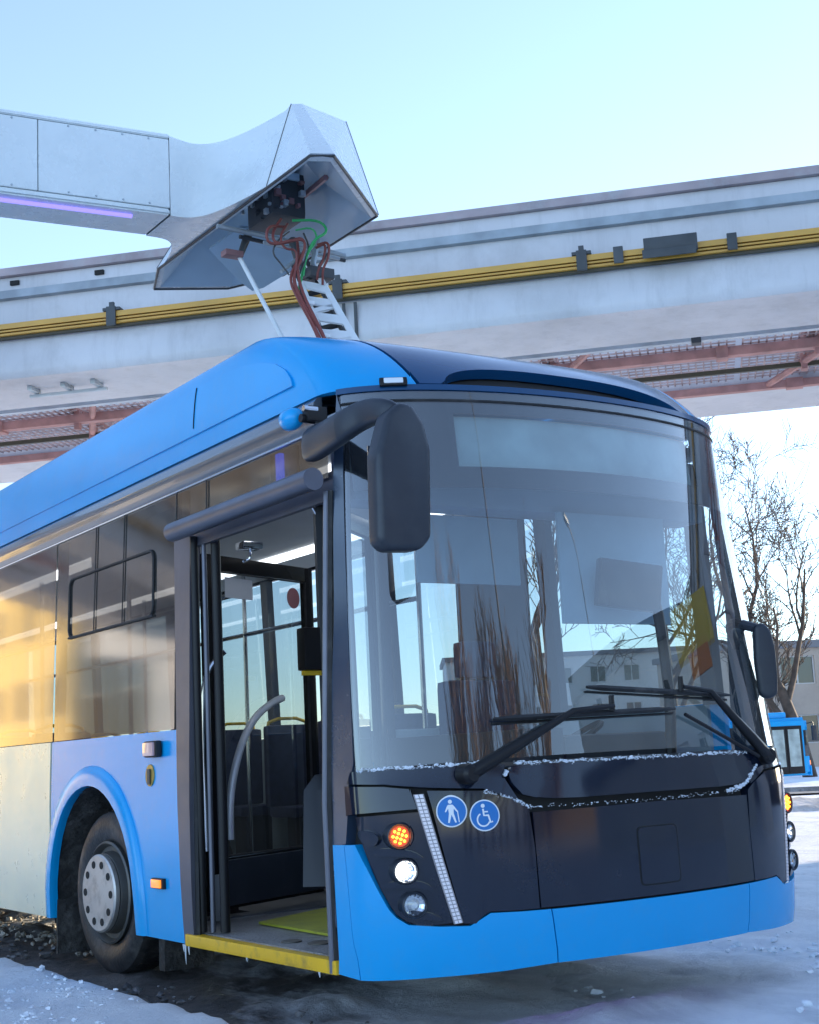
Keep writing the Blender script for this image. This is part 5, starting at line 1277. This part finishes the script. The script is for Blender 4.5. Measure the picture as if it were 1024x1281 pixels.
# --- mechanism box
mb=box('drive_box',1.04,1.30,2.70,3.06,4.74,5.06,'charger_dark',ch,.04)
rnd=random.Random(4)
for i in range(16):
    x=rnd.uniform(1.04,1.26); z=rnd.uniform(4.76,4.98); y=2.695; s_=rnd.uniform(.012,.04); box('fitting',x,x+s_,y-.03*rnd.random()-.012,y+.005,z,z+s_*rnd.uniform(.5,1.5),rnd.choice(['charger_steel','charger_dark','contact_copper','pale_steel']),mb,.003)
for i in range(10):
    y=rnd.uniform(2.7,3.1); z=rnd.uniform(4.74,4.98); s_=rnd.uniform(.012,.045); box('fitting',1.04-.02*rnd.random()-.01,1.045,y,y+s_,z,z+s_,rnd.choice(['charger_steel','charger_dark','pale_steel']),mb,.003)
box('box_lamp',1.12,1.24,2.67,2.695,4.99,5.04,'charger_inner',mb,.006)
PY=2.86
c0,c1=ony(272,282,PY),ony(438,322,PY)
cbz=(c0.z+c1.z)/2
cb=tube('cross_bar',[ony(272,283,PY),ony(340,297,PY),ony(432,320,PY)],.018,'charger_steel',ch,8); tube('bar_edge',[ony(300,296,PY+.1),ony(432,326,PY+.1)],.014,'charger_dark',cb,6)
tube('bar_edge',[ony(330,303,PY-.08),ony(425,324,PY-.08)],.012,'charger_steel',cb,6)
# --- pantograph
def T3(px,py,y): return ony(px,py,y)
pt=box('pantograph_pivot',T3(395,345,2.7).x-.09,T3(395,345,2.7).x+.09,2.6,2.74,T3(395,345,2.7).z-.04,T3(395,345,2.7).z+.03,'charger_dark',ch,.01)
top_c=T3(388,350,2.66); bot_c=Vector((top_c.x+.42,2.05,3.30))
bot_c=ony(437,452,2.02); wdir=(CR+CU*.1).normalized()
def lattice():
    axis=(bot_c-top_c); L=axis.length; ex=axis.normalized(); ey=(wdir-ex*wdir.dot(ex)).normalized(); ez=ex.cross(ey)
    Mx=oriented(top_c,ex,ey,ez); bm=bmesh.new(); hw0,hw1=.085,.125; nb=5
    def wdt(s): return hw0+(hw1-hw0)*s
    def plate(pts):
        a=[bm.verts.new(Vector((x*L,y,.006))) for x,y in pts]; b=[bm.verts.new(Vector((x*L,y,-.006))) for x,y in pts]
        bm.faces.new(a); bm.faces.new(b[::-1])
        for i in range(len(a)): bm.faces.new((a[i],b[i],b[(i+1)%len(a)],a[(i+1)%len(a)]))
    r=.04
    plate([(0,-wdt(0)),(1,-wdt(1)),(1,-wdt(1)+r),(0,-wdt(0)+r)]); plate([(0,wdt(0)-r),(1,wdt(1)-r),(1,wdt(1)),(0,wdt(0))])
    for i in range(nb):
        s0=i/nb; s1=(i+1)/nb; t0=s0+.05
        plate([(s0,-wdt(s0)+r),(s0+.10,-wdt(s0)+r),(s1-.0,wdt(s1)-r),(s1-.11,wdt(s1)-r)])
        plate([(s1-.05,-wdt(s1)+r+.0005),(s1,-wdt(s1)+r+.0005),(s1-.002,wdt(s1)-r-.0005),(s1-.05,wdt(s1)-r-.0005)]) if i%2==1 else None
    bmesh.ops.recalc_face_normals(bm,faces=bm.faces); bm.transform(Mx); la=finish('pantograph_arm',bm,'lattice_white',ch,20)
    # dark inner chord tubes behind the plate
    for sgn in (-1,1):
        tube('chord',[Mx@Vector((-.30,sgn*(.05),-.05)),Mx@Vector((L*.5,sgn*.06,-.06)),Mx@Vector((L,sgn*.085,-.06))],.016,'charger_dark',la,6)
    for i in range(7):
        s=L*(i+.5)/7; box('web_fitting',s-.02,s+.02,-.05,.05,-.07,-.05,'charger_dark',la,.003,Mx)
    return Mx,L
LM,LL=lattice()
bx=thing('x','x','x') if False else None
box('pantograph_head',bot_c.x-.35,bot_c.x+.35,bot_c.y-.12,bot_c.y+.12,3.232,3.30,'charger_steel',ch,.02)
tube('upper_link',[T3(366,300,2.8),T3(375,330,2.72),T3(388,352,2.68)],[.03,.028,.022],'charger_dark',ch,8); tube('upper_link',[T3(398,300,2.8),T3(392,330,2.74),T3(402,356,2.70)],[.02,.02,.018],'charger_steel',ch,8)
tube('link_strut',[T3(380,318,2.74),T3(352,340,2.72)],.014,'charger_steel',ch,6); tube('link_strut',[T3(410,318,2.76),T3(392,345,2.74)],.012,'charger_dark',ch,6)
# --- support rod
rd=tube('support_rod',[T3(300,322,3.0),T3(352,420,2.75),T3(362,440,2.70)],.016,'lattice_white',ch,8); tube('rod_bracket',[T3(312,290,3.0),T3(300,322,3.0)],[.03,.02],'charger_dark',rd,6); box('rod_pad',T3(290,318,3.0).x-.06,T3(290,318,3.0).x+.07,2.96,3.04,T3(290,318,3.0).z-.02,T3(290,318,3.0).z+.02,'contact_copper',rd,.006)
# --- cables
def cable(pts,r,m): tube('cable',[T3(px,py,y) for px,py,y in pts],r,m,ch,8,2)
cable([(366,276,2.60),(400,275,2.55),(412,290,2.5),(392,300,2.5),(382,325,2.55),(377,350,2.55),(374,362,2.55)],.009,'cable_green')
cable([(356,284,2.6),(334,282,2.5),(334,306,2.5),(360,304,2.5),(378,296,2.5),(384,310,2.52),(370,330,2.52),(362,350,2.5),(372,372,2.42),(392,408,2.25),(402,432,2.1)],.0095,'cable_brown')
cable([(352,274,2.6),(340,292,2.52),(345,306,2.5),(366,300,2.48),(384,300,2.48),(378,325,2.5),(366,345,2.5),(376,372,2.4),(398,408,2.22),(410,432,2.08)],.0095,'cable_brown')
cable([(372,300,2.6),(374,318,2.52),(372,340,2.5),(380,370,2.38),(402,412,2.18),(412,436,2.05)],.0095,'cable_brown')
cable([(398,306,2.62),(412,302,2.5),(412,322,2.5),(404,336,2.5),(404,356,2.55)],.0085,'cable_brown')
cable([(396,310,2.62),(408,304,2.52),(406,322,2.52),(398,338,2.52),(397,350,2.55)],.0085,'cable_brown')
for s in (.32,.72):
    p=LM@Vector((LL*s,-.085,.03)); box('cable_tie',p.x-.04,p.x+.03,p.y-.03,p.y+.03,p.z-.012,p.z+.012,'sticker_white',ch,.004)

cable([(360,280,2.6),(350,296,2.5),(356,312,2.5),(372,312,2.5),(371,334,2.5),(366,352,2.48),(378,378,2.38),(396,412,2.2),(405,434,2.08)],.008,'cable_brown')
cable([(370,288,2.62),(392,284,2.55),(398,300,2.52),(384,318,2.52),(380,345,2.54)],.006,'cable_green')
cable([(362,290,2.62),(348,300,2.52),(340,316,2.52),(352,330,2.52),(362,344,2.5)],.006,'charger_dark')
cable([(380,292,2.62),(388,310,2.55),(380,330,2.52),(372,352,2.48),(384,384,2.34)],.006,'charger_dark')

for xx in [-1.85+.18*i for i in range(13)]:
    if abs(xx+.425)<.05: continue
    for zf_ in (.09,.93): lathe('bolt',[(-.004,0),(-.004,.006),(.002,.008)],'charger_steel',ch,oriented(Vector((xx,YA-.001,zb(xx)+(zt(xx)-zb(xx))*zf_)),Vector((0,1,0)),Vector((1,0,0)),Vector((0,0,-1))),8)
